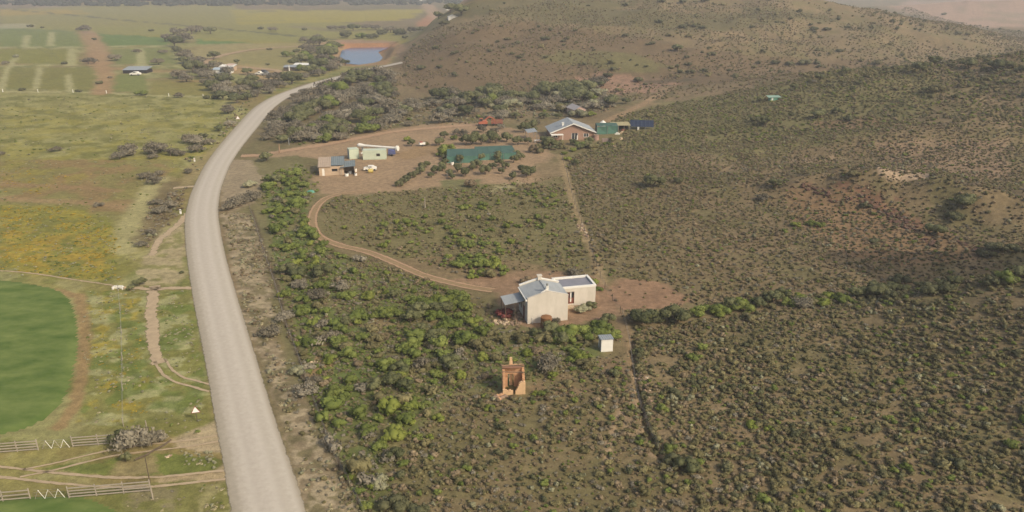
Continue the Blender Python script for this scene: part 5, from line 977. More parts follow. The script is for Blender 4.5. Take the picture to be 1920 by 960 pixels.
# ---- timber gates and rail fences, bottom left
def rails(name, label, pa, pb, n, hgt=1.2, nr=4, ext=0):
    a = at(*pa); b_ = at(*pb); t = thing(name, label, 'fence', a); d = b_ - a; d.z = 0
    pm = MB(); pm.bar((0, 0, -.3), (0, 0, hgt + .18), .13, n=6); pme = pm.mesh('post', GREYW)
    for k in range(n + 1):
        p = d * (k / n); link('post', pme, t, (p.x, p.y, hz(a.x + p.x, a.y + p.y) - a.z))
    u = d.normalized(); sd = Vector((u.y, -u.x, 0)) * .09
    for k in range(nr):
        z = .22 + k * (hgt - .2) / (nr - 1 if nr > 1 else 1)
        for s in range(n):
            p0, p1 = d * (s / n), d * ((s + 1) / n); rm_ = MB(); rm_.bar(p0 + sd + Vector((0, 0, z + hz(a.x + p0.x, a.y + p0.y) - a.z)), p1 + sd + Vector((0, 0, z + hz(a.x + p1.x, a.y + p1.y) - a.z)), .05, .12); rm_.obj('rail', GREYW, t)
    return t
def zigzag(label, pa, pb, n, hgt=1.1):
    a = at(*pa); b_ = at(*pb); d = b_ - a; t = thing('wire_gate', label, 'gate', a); V_ = []
    for k in range(2 * n):
        p0 = d * (k / (2 * n)); p1 = d * ((k + 1) / (2 * n)); z0, z1 = (.08, hgt) if k % 2 == 0 else (hgt, .08)
        mb = MB(); mb.bar(p0 + Vector((0, 0, z0)), p1 + Vector((0, 0, z1)), .05, n=6); mb.obj('stake', WHITE if k % 3 else GREYW, t)
    mb = MB()
    for z in (.15, .45, .8, 1.1): mb.bar((0, .03, z), (d.x, d.y + .03, d.z + z), .012)
    mb.obj('wire', STEEL, t)
rails('timber_fence', 'upper weathered rail fence, left stretch before the zigzag gate', (-46, 853), (72, 844), 3)
zigzag('zigzag wire gate in the upper rail fence', (80, 843), (131, 840), 3)
rails('timber_fence', 'upper weathered rail fence between the zigzag gate and the thorn tree', (137, 838), (232, 831), 2)
rails('timber_fence', 'lower weathered rail fence, left stretch with two bright rails', (-46, 944), (57, 935), 2, 1.05, 3)
zigzag('zigzag wire gate in the lower rail fence', (66, 937), (122, 934), 3)
rails('timber_fence', 'lower weathered rail fence ending at the tall corner post', (130, 934), (283, 921), 3)
q = at(287, 936); t_ = MB(); t_.bar((0, 0, -.3), (0, 0, 1.5), .14, n=8); o = t_.obj('corner_post', GREYW, None, q); tag(o, 'tall pale corner post at the right end of the lower rail fence', 'post')
q = at(281, 905); t_ = MB(); t_.bar((0, 0, -.3), (.04, 0, 3.1), .12, n=8, r2=.08); tag(t_.obj('wooden_pole', OLDW, None, q), 'slim dark pole standing between the thorn tree and the lower gate', 'pole')
q = at(277, 808); t_ = MB(); t_.bar((0, 0, -.3), (-.05, 0, 1.35), .12, n=8); tag(t_.obj('wooden_pole', GREYW, None, q), 'short pale post in the upper branches of the thorn tree by the gates', 'pole')

# ---- wire fences
def wire_fence(label, pts, step, hgt=1.15, r=.09, m=OLDW, wires=4, wm=None, scale_far=False):
    P = resample(W(pts), step); a = P[0]; az = hz(*a); t = thing('wire_fence', label, 'fence', (a[0], a[1], az)); me = MB().bar((0, 0, -.3), (0, 0, hgt), r, n=6).mesh('post', m)
    zs = [hz(*p) - az for p in P]
    for p, z in zip(P, zs): link('post', me, t, (p[0] - a[0], p[1] - a[1], z))
    for w__ in range(wires):
        mb = MB(); h_ = hgt * (.25 + .7 * w__ / max(1, wires - 1))
        for k in range(len(P) - 1): mb.bar((P[k][0] - a[0], P[k][1] - a[1], zs[k] + h_), (P[k + 1][0] - a[0], P[k + 1][1] - a[1], zs[k + 1] + h_), .014, n=3)
        mb.obj('wire', wm or STEEL, t)
wire_fence('wire fence with pale posts between the crop field and the side track', [(222, 545), (228, 600), (230, 680), (231, 780), (232, 800)], 6.5, 1.2, .09, GREYW)
wire_fence('wire roadside fence running down through the scrub right of the road', [(468, 392), (478, 420), (490, 460), (507, 510), (520, 550), (535, 610), (555, 660), (575, 720), (596, 775), (622, 850), (660, 920), (690, 985)], 3.2, 1.15, .09, OLDW)
wire_fence('wire boundary fence beside the footpath up to the brick farmhouse', [(1163, 588), (1130, 535), (1118, 500), (1104, 460), (1088, 415), (1072, 365), (1062, 325), (1052, 292)], 4.5, 1.2, .1, OLDW)
wire_fence('wire boundary fence running down past the white outhouse to the gully', [(1166, 590), (1178, 630), (1185, 680), (1193, 740), (1212, 800), (1236, 850)], 3.5, 1.15, .09, OLDW)
wire_fence('wire fence with white-topped posts along the far edge of the left meadow', [(-60, 172), (70, 173), (180, 174), (300, 180), (400, 183), (440, 186)], 14, 1.3, .28, WHITE, 2)
wire_fence('wire fence beside the track climbing over the right-hand ridge', [(1258, 163), (1225, 190), (1170, 214)], 9, 1.3, .14, GREYW, 2)
q = at(223, 541); mb = MB(); t_ = thing('drain_headwall', 'small white concrete drain headwall at the left end of the cross track', 'drain', q); mb.box(-.7, .7, -.05, .12, -.2, .5); mb.box(-.85, -.7, -.5, .12, -.2, .42); mb.box(.7, .85, -.5, .12, -.2, .42); mb.obj('headwall', WHITE, t_); mb = MB(); mb.cyl((0, -.06, .1), .2, .05, 12); o = mb.obj('pipe', DARKW, t_)
mb = MB().box(-1.1, -.95, -.3, .2, -.2, .35).box(.95, 1.1, -.3, .2, -.2, .35); mb.obj('kerb_stone', STONE, t_)

# ---- road signs and marker posts
def tri_sign(px, py, label, h=1.55, s=.95, faceaz=0.0):
    q = at(px, py); t = thing('road_sign', label, 'sign', q, faceaz)
    MB().bar((0, .03, -.3), (0, .03, h + .5), .07, n=8).obj('post', mat('sign_post', C(92, 76, 64), .8, .1, 4), t)
    H = s * .87
    def tr(k, y0, y1, zc): return [(-s / 2 * k, y0, zc - H / 3 * k), (s / 2 * k, y0, zc - H / 3 * k), (0, y0, zc + 2 * H / 3 * k)], (0, y1 - y0, 0)
    zc = h + H / 3
    p, d = tr(1, -.012, .0, zc); pl = MB().prism(p, d).obj('sign_plate', SIGNR, t)
    p, d = tr(.84, -.02, -.0125, zc); MB().prism(p, d).obj('sign_face', SIGNW, pl)
    return t
tri_sign(370, 790, 'triangular white warning sign with a red rim by the road, nearest the gates', 1.15, 1.0, R(16))
tri_sign(447, 229, 'small triangular white warning sign on the verge at the far bend', 1.0, 1.5, R(15))
def marker(px, py, label):
    q = at(px, py); t = thing('marker_post', label, 'post', q); MB().box(-.19, .19, -.05, .05, -.2, 1.0).obj('post', SIGNW, t); MB().box(-.192, .192, -.056, -.0505, .62, .78).obj('reflector_band', BLK if px < 350 else SIGNR, t); return t
marker(339, 401, 'white marker post at the left edge of the road in the bend'); marker(365, 303, 'white marker post left of the road, level with the workshop'); 

# ---- workshop yard
def gable_box(name, label, q, rz, wd, dp, eh, rh, wm_, rm_, cat='shed', ov=.25, opens=(), extra=None, group=None):
    """gabled box, gable facing -y"""
    t = thing(name, label, cat, q, rz, group); mb = MB(); body = [(0, 0, -.6), (wd, 0, -.6), (wd, 0, eh), (wd / 2, 0, rh), (0, 0, eh)]
    mb.prism(body, (0, .2, 0)); mb.prism([(x, dp - .2, z) for x, y, z in body], (0, .2, 0)); mb.box(0, .2, .2, dp - .2, -.6, eh - .03); mb.box(wd - .2, wd, .2, dp - .2, -.6, eh - .03); mb.obj('wall', wm_, t)
    for xa in (-ov, wd + ov):
        sl = (rh - eh) / (wd / 2); mb = MB(); sheet_roof(mb, (xa, -ov, eh - ov * sl + .05), (xa, dp + ov, eh - ov * sl + .05), (wd / 2, dp + ov, rh + .05), (wd / 2, -ov, rh + .05), .02, .4); mb.obj('roof_slope', rm_, t)
    return t
# tan workshop: low wall front, mono-pitched grey roof rising to the back right
q = at(599, 330); t_ = thing('workshop', 'tan plastered workshop with a grey sheet roof beside the dirt yard', 'shed', q, R(12))
mb = MB(); wall_open(mb, 0, 6.2, -.5, 2.3, 0, .2, [(.75, 1.35, 0, 1.9), (3.2, 4.6, 1.0, 1.7)]); mb.obj('front_wall', TANW, t_)
mb = MB(); mb.prism([(0, .2, -.5), (0, 8.0, -.5), (0, 8.0, 2.9), (0, .2, 2.3)], (.2, 0, 0)); mb.prism([(6.0, .2, -.5), (6.0, 8.0, -.5), (6.0, 8.0, 2.9), (6.0, .2, 2.3)], (.2, 0, 0)); mb.box(0.2, 6.0, 7.8, 8.0, -.5, 2.85); mb.obj('side_wall', TANW, t_)
mb = MB(); sheet_roof(mb, (3.0, .6, 2.42), (6.45, .6, 2.42), (6.45, 8.4, 3.02), (3.0, 8.4, 3.02), .02, .5); mb.obj('roof', SLATE, t_)
mb = MB(); sheet_roof(mb, (-.25, -.3, 2.36), (2.98, -.3, 2.36), (2.98, 8.4, 2.98), (-.25, 8.4, 2.98), .02, .5); mb.obj('roof', mat('tan_sheet', C(176, 156, 134), .8, .1, 1), t_, )
MB().box(.75, 1.35, .05, .09, 0, 1.9).obj('door', WHITE, t_); MB().box(3.2, 4.6, .06, .1, 1.0, 1.7).obj('window', DARKW, t_)
q2 = at(640, 329); t2 = thing('lean_to', 'open grey lean-to with a pale front against the workshop', 'shed', q2, R(12))
MB().box(0, .12, 0, .12, -.4, 2.0).obj('post', GREYW, t2); MB().box(3.4, 3.52, 0, .12, -.4, 2.3).obj('post', GREYW, t2); mb = MB(); sheet_roof(mb, (-.1, -.2, 2.1), (3.7, -.2, 2.35), (3.7, 5.0, 2.75), (-.1, 5.0, 2.5), .02, .5); mb.obj('roof', SLATE, t2); MB().box(0.2, 3.3, 4.5, 4.6, -.4, 2.2).obj('back_wall', TANW, t2); MB().box(3.4, 3.5, .2, 4.6, -.4, 2.2).obj('side_wall', TANW, t2)
def drum(px, py, m, label, r=.45, h=.9, lying=False, cat='drum', name='drum'):
    q = at(px, py); t = thing(name, label, cat, q, R(20))
    if lying:
        mb = MB(); mb.bar((-h / 2, 0, r), (h / 2, 0, r), r * 2, n=14); mb.obj('drum_body', m, t); mb = MB(); mb.bar((-h / 4, 0, r * 2), (-h / 4, 0, r * 2 + .1), .3, n=8); mb.obj('lid', BLK, t)
    else:
        mb = MB(); mb.cyl((0, 0, -.05), r, h, 14); mb.obj('drum_body', m, t); mb = MB(); mb.cyl((0, 0, h - .05), r * .55, .1, 12); mb.obj('lid', BLK, t)
drum(650, 330, WHITE, 'white drum in front of the lean-to at the workshop', .5, .7); drum(667, 329, WHITE, 'white can standing right of the workshop lean-to', .35, .6); drum(667, 322, WHITE, 'upright white canister behind the cans by the workshop', .3, .9); drum(656, 326, STEEL, 'grey drum between the white cans at the workshop', .5, .8)
drum(695, 324, YEL, 'yellow tank lying beside the white car', .55, 1.2, True, 'tank', 'small_tank')
def car(px, py, label, m, L_=4.0, Wd=1.7, rz=0.0, s=1.0, cat='car', name='car', pickup=False):
    q = at(px, py); t = thing(name, label, cat, q, rz); prof = [(0, .35), (0, .8), (.12, .95), (1.0, 1.02), (1.45, 1.45), (2.9, 1.48), (3.45, 1.05), (3.95, .98), (4.0, .4)] if not pickup else [(0, .4), (0, .95), (1.1, 1.05), (1.5, 1.6), (2.5, 1.62), (2.6, 1.1), (4.4, 1.1), (4.4, .45)]
    mb = MB(); mb.prism([(x * s, 0, z * s) for x, z in prof], (0, Wd * s, 0)); b = mb.obj('body', m, t)
    mb = MB()
    for y_ in (-.012, Wd * s + .012): mb.add([(1.35 * s, y_, 1.08 * s), (2.5 * s, y_, 1.08 * s), (2.45 * s, y_, 1.4 * s), (1.6 * s, y_, 1.4 * s)], [(0, 1, 2, 3)])
    mb.obj('side_window', GLASS, b); mb = MB(); mb.add([(1.02 * s, .15, 1.06 * s), (1.02 * s, Wd * s - .15, 1.06 * s), (1.40 * s, Wd * s - .2, 1.44 * s), (1.40 * s, .2, 1.44 * s)], [(0, 1, 2, 3)]); o = mb.obj('windscreen', GLASS, b); o.location = (-.02, 0, .02)
    wmsh = MB().bar((0, 0, 0), (0, .2, 0), .62 * s, n=12).mesh('wheel', RUB)
    for x_ in (.75, 3.25 if not pickup else 3.5):
        for y_ in (-.03, Wd * s - .17): link('wheel', wmsh, t, (x_ * s, y_, .3 * s))
    return t
car(682, 321, 'white car parked beside the yellow tank in the dirt yard', WHITE, rz=R(10), s=.85)
# containers
def container(px, py, rz, L_, m, label, name='shipping_container', win=None, dp=2.44, hh=2.6):
    q = at(px, py); t = thing(name, label, 'container', q, rz); mb = MB(); n = int(L_ / .3) * 2
    def corr(a, b_, nrm):
        a = Vector(a); b_ = Vector(b_); nrm = Vector(nrm); k_ = max(4, int((b_ - a).length / .28) * 2); vs = []; fs = []
        for k in range(k_ + 1):
            p = a.lerp(b_, k / k_) + nrm * (0 if k % 2 else .035); vs += [p + Vector((0, 0, .05)), p + Vector((0, 0, hh - .02))]
        for k in range(k_): fs.append((2 * k, 2 * k + 2, 2 * k + 3, 2 * k + 1))
        mb.add(vs, fs)
    corr((0, 0, 0), (L_, 0, 0), (0, -1, 0)); corr((L_, 0, 0), (L_, dp, 0), (1, 0, 0)); corr((L_, dp, 0), (0, dp, 0), (0, 1, 0)); corr((0, dp, 0), (0, 0, 0), (-1, 0, 0)); mb.obj('steel_wall', m, t)
    MB().box(-.05, L_ + .05, -.05, dp + .05, hh - .02, hh + .06).obj('roof', m, t)
    mb = MB()
    for x_ in (-.04, L_ - .06):
        for y_ in (-.04, dp - .06): mb.box(x_, x_ + .1, y_, y_ + .1, -.1, hh - .021)
    mb.obj('corner_post', m, t)
    if win: MB().box(win[0], win[1], -.07, -.04, win[2], win[3]).obj('window', DARKW, t)
    mb = MB(); mb.box(-.08, -.05, .3, 1.15, .15, 2.3); mb.box(-.08, -.05, 1.25, 2.1, .15, 2.3); mb.obj('door', PBLUE, t); return t
container(656, 299, R(24), 2.6, PGREEN, 'short pale green container left of the longer one', hh=2.75)
container(681, 300, R(6), 6.3, PGREEN, 'long pale green container with a small window, in front of the white boom', win=(3.7, 4.7, 1.0, 1.7))
q = at(677, 291); t_ = thing('propped_sheet', 'white sheet propped in the gap between the two containers', 'panel', q, R(10)); MB().prism([(0, 0, .3), (1.3, 0, .8), (1.2, 0, 1.2), (0, 0, .8)], (0, .06, 0)).obj('panel_sheet', WHITE, t_); MB().box(.5, .6, .08, .16, -.2, 1).obj('prop', OLDW, t_)
# white boom
a = at(671, 281.5); b_ = at(747, 288); t_ = thing('white_boom', 'long white tapered boom lying behind the containers, flared at its right end', 'boom', a); d = b_ - a
mb = MB(); n_ = 9; prev = None
for k, (s, r) in enumerate([(0, .35), (.04, .62), (.1, .55), (.2, .36), (.6, .36), (.93, .40), (.955, .5), (.96, .78), (1.0, .78)]):
    if prev: mb.bar(d * prev[0] + Vector((0, 0, 1.5)), d * s + Vector((0, 0, 1.5)), prev[1] * 2, n=12, r2=r * 2)
    prev = (s, r)
mb.obj('boom_tube', WHITE, t_)
for s in (.12, .5, .9):
    p = d * s; MB().box(p.x - .25, p.x + .25, p.y - .4, p.y + .4, p.z - .3, p.z + 1.15).obj('trestle', STEEL, t_)
mb = MB(); mb.prism([tuple(d * .06 + Vector((0, 0, 1.3))), tuple(d * .10 + Vector((0, 0, 1.3))), tuple(d * .14 + Vector((0, -.1, .5))), tuple(d * .11 + Vector((0, -.1, .5)))], (0, .15, 0)); mb.obj('hanging_flap', WHITE, t_)
q = at(728, 293); t_ = thing('blue_trailer', 'blue covered trailer tucked against the right end of the long container', 'trailer', q, R(5)); MB().prism([(0, 0, .5), (2.0, 0, .5), (1.9, 0, 1.5), (.3, 0, 1.8), (0, 0, 1.6)], (0, 1.6, 0)).obj('cover', BLUE, t_); mb = MB(); mb.bar((2.0, .8, .5), (3.2, .8, .45), .08); mb.obj('drawbar', RUB, t_); me = MB().bar((0, 0, 0), (0, .18, 0), .6, n=10).mesh('wheel', RUB); link('wheel', me, t_, (1.0, -.1, .3)); link('wheel', me, t_, (1.0, 1.5, .3))
# green tarp heap
q = at(583, 360); t_ = MB(); V = ICO2[0].copy(); g_ = np.random.default_rng(9); V *= (1 + .25 * (g_.random(len(V)) - .5))[:, None]; V = V * (1.05, .8, .5); V[:, 2] = np.maximum(V[:, 2], -.1); me = np_mesh('tarpaulin_heap', V, ICO2[1], [TURQ]); tag(link('tarpaulin_heap', me, None, q), 'crumpled turquoise-green tarpaulin heap at the lower left corner of the dirt yard', 'tarpaulin')
# dark cart under a tree
q = at(787, 275); t_ = thing('small_trailer', 'small white and red trailer between bushes behind the boom', 'trailer', q, R(20)); MB().box(0, 1.8, 0, 1.1, .5, 1.1).obj('trailer_box', WHITE, t_); MB().box(.2, 1.0, .2, .8, 1.1, 1.5).obj('load', REDP, t_); me = MB().bar((0, 0, 0), (0, .15, 0), .55, n=10).mesh('wheel', RUB); link('wheel', me, t_, (.9, -.15, .28)); link('wheel', me, t_, (.9, 1.1, .28)); MB().bar((-1.2, .5, .45), (0, .5, .6), .07).obj('drawbar', STEEL, t_)
# shade-net tunnels
def nethouse(px, py, L_, dp, hf, hb, label, rz, nb=3):
    q = at(px, py); t = thing('shade_net_house', label, 'net house', q, rz); 
    for k in range(nb):
        x0, x1 = L_ * k / nb, L_ * (k + 1) / nb - .02; sag = .1 + .05 * k
        mb = MB(); mb.add([(x0, 0, hf), (x1, 0, hf), (x1, dp, hb), (x0, dp, hb), ((x0 + x1) / 2, dp / 2, (hf + hb) / 2 - sag)], [(0, 1, 4), (1, 2, 4), (2, 3, 4), (3, 0, 4)]); mb.obj('net_roof', TEALD, t)
        mb = MB(); mb.add([(x0, 0, 0), (x1, 0, 0), (x1, 0, hf), (x0, 0, hf), ((x0 + x1) / 2, .12, hf / 2)], [(0, 1, 4), (1, 2, 4), (2, 3, 4), (3, 0, 4)]); mb.obj('net_wall', TEAL, t)
    mb = MB(); mb.add([(0, 0, 0), (0, dp, 0), (0, dp, hb), (0, 0, hf)], [(0, 1, 2, 3)]); mb.add([(L_, 0, 0), (L_, dp, 0), (L_, dp, hb), (L_, 0, hf)], [(0, 1, 2, 3)]); mb.add([(0, dp, 0), (L_, dp, 0), (L_, dp, hb), (0, dp, hb)], [(0, 1, 2, 3)]); mb.obj('net_wall', TEALD, t)
    me = MB().bar((0, 0, -.3), (0, 0, hf + .15), .09, n=6).mesh('post', STEEL)
    for k in range(nb + 1): link('post', me, t, (L_ * k / nb, -.06, 0))
    return t
nethouse(838, 306, 8.6, 7, 1.9, 2.4, 'left green shade-net house, the lower and nearer of the two', R(4), 2)
nethouse(896, 301, 10.8, 7, 1.8, 2.4, 'right green shade-net house, stepped up behind its neighbour', R(10), 3)
drum(848, 309, WHITE, 'white tub at the foot of the left shade-net house', .45, .8, name='water_tub', cat='tub'); drum(954, 296, WHITE, 'white tub at the foot of the right shade-net house', .5, .6, name='water_tub', cat='tub')
q = at(838.5, 335); MB_ = MB().bar((0, 0, -.3), (0, 0, 2.0), .14, n=8); tag(MB_.obj('steel_post', STEEL, None, q), 'pale post among the orchard trees below the left shade-net house', 'post')
q = at(507, 272); tag(MB().bar((0, 0, -.3), (0, 0, 2.2), .25, n=8).obj('steel_post', STEEL, None, at(542, 272)), 'thin grey post behind the farm entrance track', 'post')
tag(MB().bar((0, 0, -.3), (.1, 0, 2.6), .45, n=7, r2=.3).obj('gate_post', mat('sandy_post', C(150, 124, 98), .9, .15, 2), None, at(524, 287)), 'stout sandy gate post at the farm entrance', 'post'); drum(502, 289, WHITE, 'white drum at the mouth of the farm entrance track', .4, .5)
# orange digger and red wagon
q = at(896, 237); t_ = thing('digger', 'orange tracked digger parked on the farm track behind the shade nets', 'digger', q, R(5))
MB().box(.2, 3.2, 0, .5, 0, .7).obj('track_unit', RUB, t_); MB().box(.2, 3.2, 1.7, 2.2, 0, .7).obj('track_unit', RUB, t_); MB().prism([(.3, .1, .75), (3.3, .1, .75), (3.3, .1, 1.5), (2.6, .1, 1.8), (1.6, .1, 1.7), (.3, .1, 1.3)], (0, 2, 0)).obj('body', ORG, t_)
cb = MB().box(.6, 1.7, .2, 1.2, 1.72, 2.6).obj('cab', ORG, t_); MB().box(.58, .6, .3, 1.1, 1.8, 2.45).box(.7, 1.6, .18, .2, 1.8, 2.45).obj('window', GLASS, cb)
mb = MB(); mb.bar((2.4, 1.6, 1.6), (3.9, 1.6, 3.0), .3, .4); mb.bar((3.9, 1.6, 3.0), (5.6, 1.6, 2.3), .28, .35); mb.obj('boom', ORG, t_); MB().bar((5.6, 1.6, 2.3), (5.9, 1.6, .9), .2, .28).obj('dipper', ORG, t_); MB().prism([(5.5, 1.2, .9), (6.2, 1.2, .9), (6.1, 1.2, .2), (5.4, 1.2, .3)], (0, .8, 0)).obj('bucket', REDP, t_)
q = at(921, 236); t_ = thing('farm_wagon', 'rust-red farm wagon with slatted sides right of the orange digger', 'wagon', q, R(3)); MB().box(0, 4.0, 0, 2, .7, .9).obj('deck', REDP, t_)
for y_ in (0, 1.94):
    for z_ in (1.0, 1.35, 1.7): MB().box(0, 4.0, y_, y_ + .06, z_, z_ + .22).obj('side_board', REDP, t_)
MB().box(0, .06, .07, 1.93, .91, 1.9).obj('headboard', ORG, t_); me = MB().bar((0, 0, 0), (0, .22, 0), .8, n=12).mesh('wheel', RUB)
for x_ in (.8, 3.2):
    for y_ in (-.1, 1.85): link('wheel', me, t_, (x_, y_, .4))

# ---- brick farmhouse group
q = at(1034, 263); t_ = thing('farmhouse', 'red brick farmhouse with a broad grey gable roof and white barge boards', 'house', q, R(6)); wd, dp, eh, rh = 13.4, 10, 2.5, 5.1
mb = MB(); body = [(0, 0, -1), (wd, 0, -1), (wd, 0, eh), (wd / 2, 0, rh), (0, 0, eh)]; mb.prism(body, (0, .3, 0)); mb.prism([(x, dp - .3, z) for x, y, z in body], (0, .3, 0)); mb.box(0, .3, .3, dp - .3, -1, eh - .05); mb.box(wd - .3, wd, .3, dp - .3, -1, eh - .05); mb.obj('wall', BRICK, t_)
ov = .6; sl = (rh - eh) / (wd / 2)
for xa in (-ov, wd + ov):
    mb = MB(); sheet_roof(mb, (xa, -ov, eh - ov * sl + .1), (xa, dp + ov, eh - ov * sl + .1), (wd / 2, dp + ov, rh + .1), (wd / 2, -ov, rh + .1), .02, .4); mb.obj('roof_slope', ROOF, t_)
    mb = MB(); mb.prism([(xa, -ov - .08, eh - ov * sl - .18), (wd / 2, -ov - .08, rh - .18), (wd / 2, -ov - .08, rh + .16), (xa, -ov - .08, eh - ov * sl + .16)], (0, .07, 0)); mb.obj('barge_board', WHITE, t_)
ch = MB().box(3.6, 4.2, 2.2, 2.8, 3.2, 4.9).obj('chimney', WHITE, t_); MB().box(3.5, 4.3, 2.1, 2.9, 4.9, 5.02).obj('chimney_cap', WHITE, ch)
for x0, x1, z0, z1 in ((.6, 1.8, .9, 1.9), (6.4, 8.2, .1, 2.1), (10.2, 11.6, .9, 1.9)):
    w_o = MB().box(x0, x1, -.03, 0, z0, z1).obj('window', GLASS, t_); MB().box(x0 - .1, x1 + .1, -.06, -.03, z0 - .12, z0 - .02).box(x0 - .1, x0, -.06, -.03, z0 - .02, z1).box(x1, x1 + .1, -.06, -.03, z0 - .02, z1).box((x0 + x1) / 2 - .05, (x0 + x1) / 2 + .05, -.06, -.03, z0 - .02, z1).obj('frame', WHITE, w_o)
MB().box(-.4, 3.4, -2.4, -.64, 1.95, 2.1).obj('porch_roof', WHITE, t_); MB().box(-.3, -.15, -2.3, -2.15, -.8, 1.95).box(3.1, 3.25, -2.3, -2.15, -.8, 1.95).obj('porch_post', WHITE, t_); MB().box(7.9, 8.15, -.5, -.1, -.4, 1.4).obj('white_panel', WHITE, t_)
q = at(1117, 262); t_ = thing('stone_tank', 'squat round stone reservoir at the right end of the farmhouse', 'tank', q); MB().cyl((0, 0, -.5), 1.15, 2.0, 14, .85).obj('tank_wall', mat('pinkish_stone', C(158, 128, 112), .9, .16, 2, bump=.4), t_); MB().cyl((0, 0, 1.5), .9, .08, 14).obj('tank_lid', STONE2, t_)
q = at(1128, 266); t_ = thing('stone_wall', 'low grey stone wall segment right of the stone reservoir', 'wall', q, R(4)); g = random.Random(5); meb = [MB().box(-.28, .28, -.25, .25, 0, .42 + .04 * k).mesh('stone', mat('mauve_stone', C(150, 132, 122), .9, .2, 2, bump=.4)) for k in range(3)]
for k in range(6):
    for z_ in range(3): link('stone', meb[(k + z_) % 3], t_, (.3 + k * .58 + (z_ % 2) * .15, g.uniform(-.04, .04), -.3 + z_ * .44), g.uniform(-.1, .1))
q = at(1119, 252); t_ = thing('net_shelter', 'green netted shelter behind the stone reservoir', 'shelter', q, R(2)); L_, dp, hh = 6.8, 4, 2.7
for k in range(2): MB().add([(k * 3.4, 0, 0), (k * 3.4 + 3.38, 0, 0), (k * 3.4 + 3.38, 0, hh), (k * 3.4, 0, hh - .3 + .3 * k), (k * 3.4 + 1.7, .2, hh / 2)], [(0, 1, 4), (1, 2, 4), (2, 3, 4), (3, 0, 4)]).obj('net_wall', TEAL, t_)
MB().add([(0, 0, hh), (6.8, 0, hh), (6.8, dp, hh + .3), (0, dp, hh + .3)], [(0, 1, 2, 3)]).add([(6.8, 0, 0), (6.8, dp, 0), (6.8, dp, hh + .3), (6.8, 0, hh)], [(0, 1, 2, 3)]).add([(0, 0, 0), (0, dp, 0), (0, dp, hh + .3), (0, 0, hh)], [(0, 1, 2, 3)]).obj('net_roof', TEALD, t_)
me = MB().bar((0, -.05, -.3), (0, -.05, hh + .1), .12, n=6).mesh('post', STEEL)
for x_ in (0, 3.4, 6.8): link('post', me, t_, (x_, 0, 0))
q = at(1130, 243); t_ = thing('water_tank', 'white round water tank rising behind the green netted shelter', 'tank', q); MB().cyl((0, 0, -.3), 1.0, 2.7, 18).obj('tank_body', WHITE, t_); MB().cyl((0, 0, 2.4), 1.0, .5, 18, .3).obj('tank_dome', WHITE, t_); MB().cyl((0, 0, 2.9), .3, .12, 12).obj('tank_lid', WHITE, t_)
q = at(1148, 246); t_ = thing('low_shed', 'low dark shed with a pale sheet roof between the green shelter and the solar panels', 'shed', q, R(3)); mb = MB(); sheet_roof(mb, (-.3, -.3, 1.9), (6, -.3, 1.9), (6, 3.6, 2.4), (-.3, 3.6, 2.4), .02, .5); mb.obj('roof', mat('straw_roof', C(168, 156, 118), .9, .14, 1), t_); MB().box(0, 5.7, 3.0, 3.1, -.4, 2.1).obj('back_wall', DARKW, t_)
me = MB().box(0, .14, 0, .14, -.4, 1.85).mesh('post', GREYW)
for x_ in (0, 1.9, 3.8, 5.5): link('post', me, t_, (x_, 0, 0))
MB().box(.6, 1.6, .5, 1.4, -.1, .8).obj('crate', REDP, t_)
for k, (x_, y_, m_) in enumerate(((1155, 252, WHITE), (1164, 250, STONE), (1166, 246.5, REDP), (1163, 262, STONE))):
    q = at(x_, y_); t2 = thing('block_pile', ['pile of white blocks in front of the low dark shed', 'pile of pale stone blocks just right of the white block pile', 'rust-red stack of bricks at the right end of the low dark shed', 'pale block pile in the scrub below the solar panels'][k], 'blocks', q, .3 * k); me = MB().box(-.4, .4, -.25, .25, 0, .35).mesh('block', m_)
    for z_ in range(2):
        for j_ in range(2 - z_): link('block', me, t2, (j_ * .85 + z_ * .4, 0, -.05 + .35 * z_), .1 * j_)
q = at(1181, 243.5); t_ = thing('solar_array', 'tilted array of dark blue solar panels on posts right of the farm buildings', 'solar panels', q, R(-8)); tilt = R(24); me = MB().box(0, 1.24, 0, 1.9, 0, .05).mesh('solar_panel', NAVY); fr = MB().box(-.02, 1.26, -.02, 1.92, -.04, -.002).mesh('panel_frame', STEEL)
for i_ in range(6):
    for j_ in range(2):
        o = link('solar_panel', me, t_, (i_ * 1.28, j_ * 1.96 * math.cos(tilt), 1.1 + j_ * 1.96 * math.sin(tilt))); o.rotation_euler = (tilt, 0, 0); link('panel_frame', fr, o)
me = MB().bar((0, 0, -.5), (0, 0, 1.05), .1).mesh('post', STEEL); me2 = MB().bar((0, 0, -.5), (0, 0, 2.5), .1).mesh('post', STEEL)
for x_ in (.2, 2.6, 5, 7.4): link('post', me, t_, (x_, .1, 0)); link('post', me2, t_, (x_, 3.4, 0))
MB().box(2.4, 3.0, -.1, .3, -.2, 1.0).obj('inverter_box', WHITE, t_)
q = at(990, 262); t_ = thing('carport', 'flimsy grey carport left of the farmhouse', 'carport', q, R(12)); mb = MB(); sheet_roof(mb, (-.2, -.2, 2.2), (3.0, -.2, 2.5), (3.0, 4, 2.8), (-.2, 4, 2.5), .02, .5); mb.obj('roof', ROOF, t_); me = MB().bar((0, 0, -.3), (0, 0, 2.3), .12).mesh('post', STEEL)
for x_, y_ in ((0, 0), (2.8, 0), (0, 3.8), (2.8, 3.8)): link('post', me, t_, (x_, y_, 0))
q = at(1003, 268); t_ = thing('garden_table', 'pale garden table between the carport and the farmhouse', 'table', q, R(15)); MB().box(0, 1.8, 0, 1.0, .68, .76).obj('table_top', WHITE, t_); me = MB().box(0, .08, 0, .08, -.2, .68).mesh('leg', WHITE)
for x_, y_ in ((.05, .05), (1.67, .05), (.05, .87), (1.67, .87)): link('leg', me, t_, (x_, y_, 0))
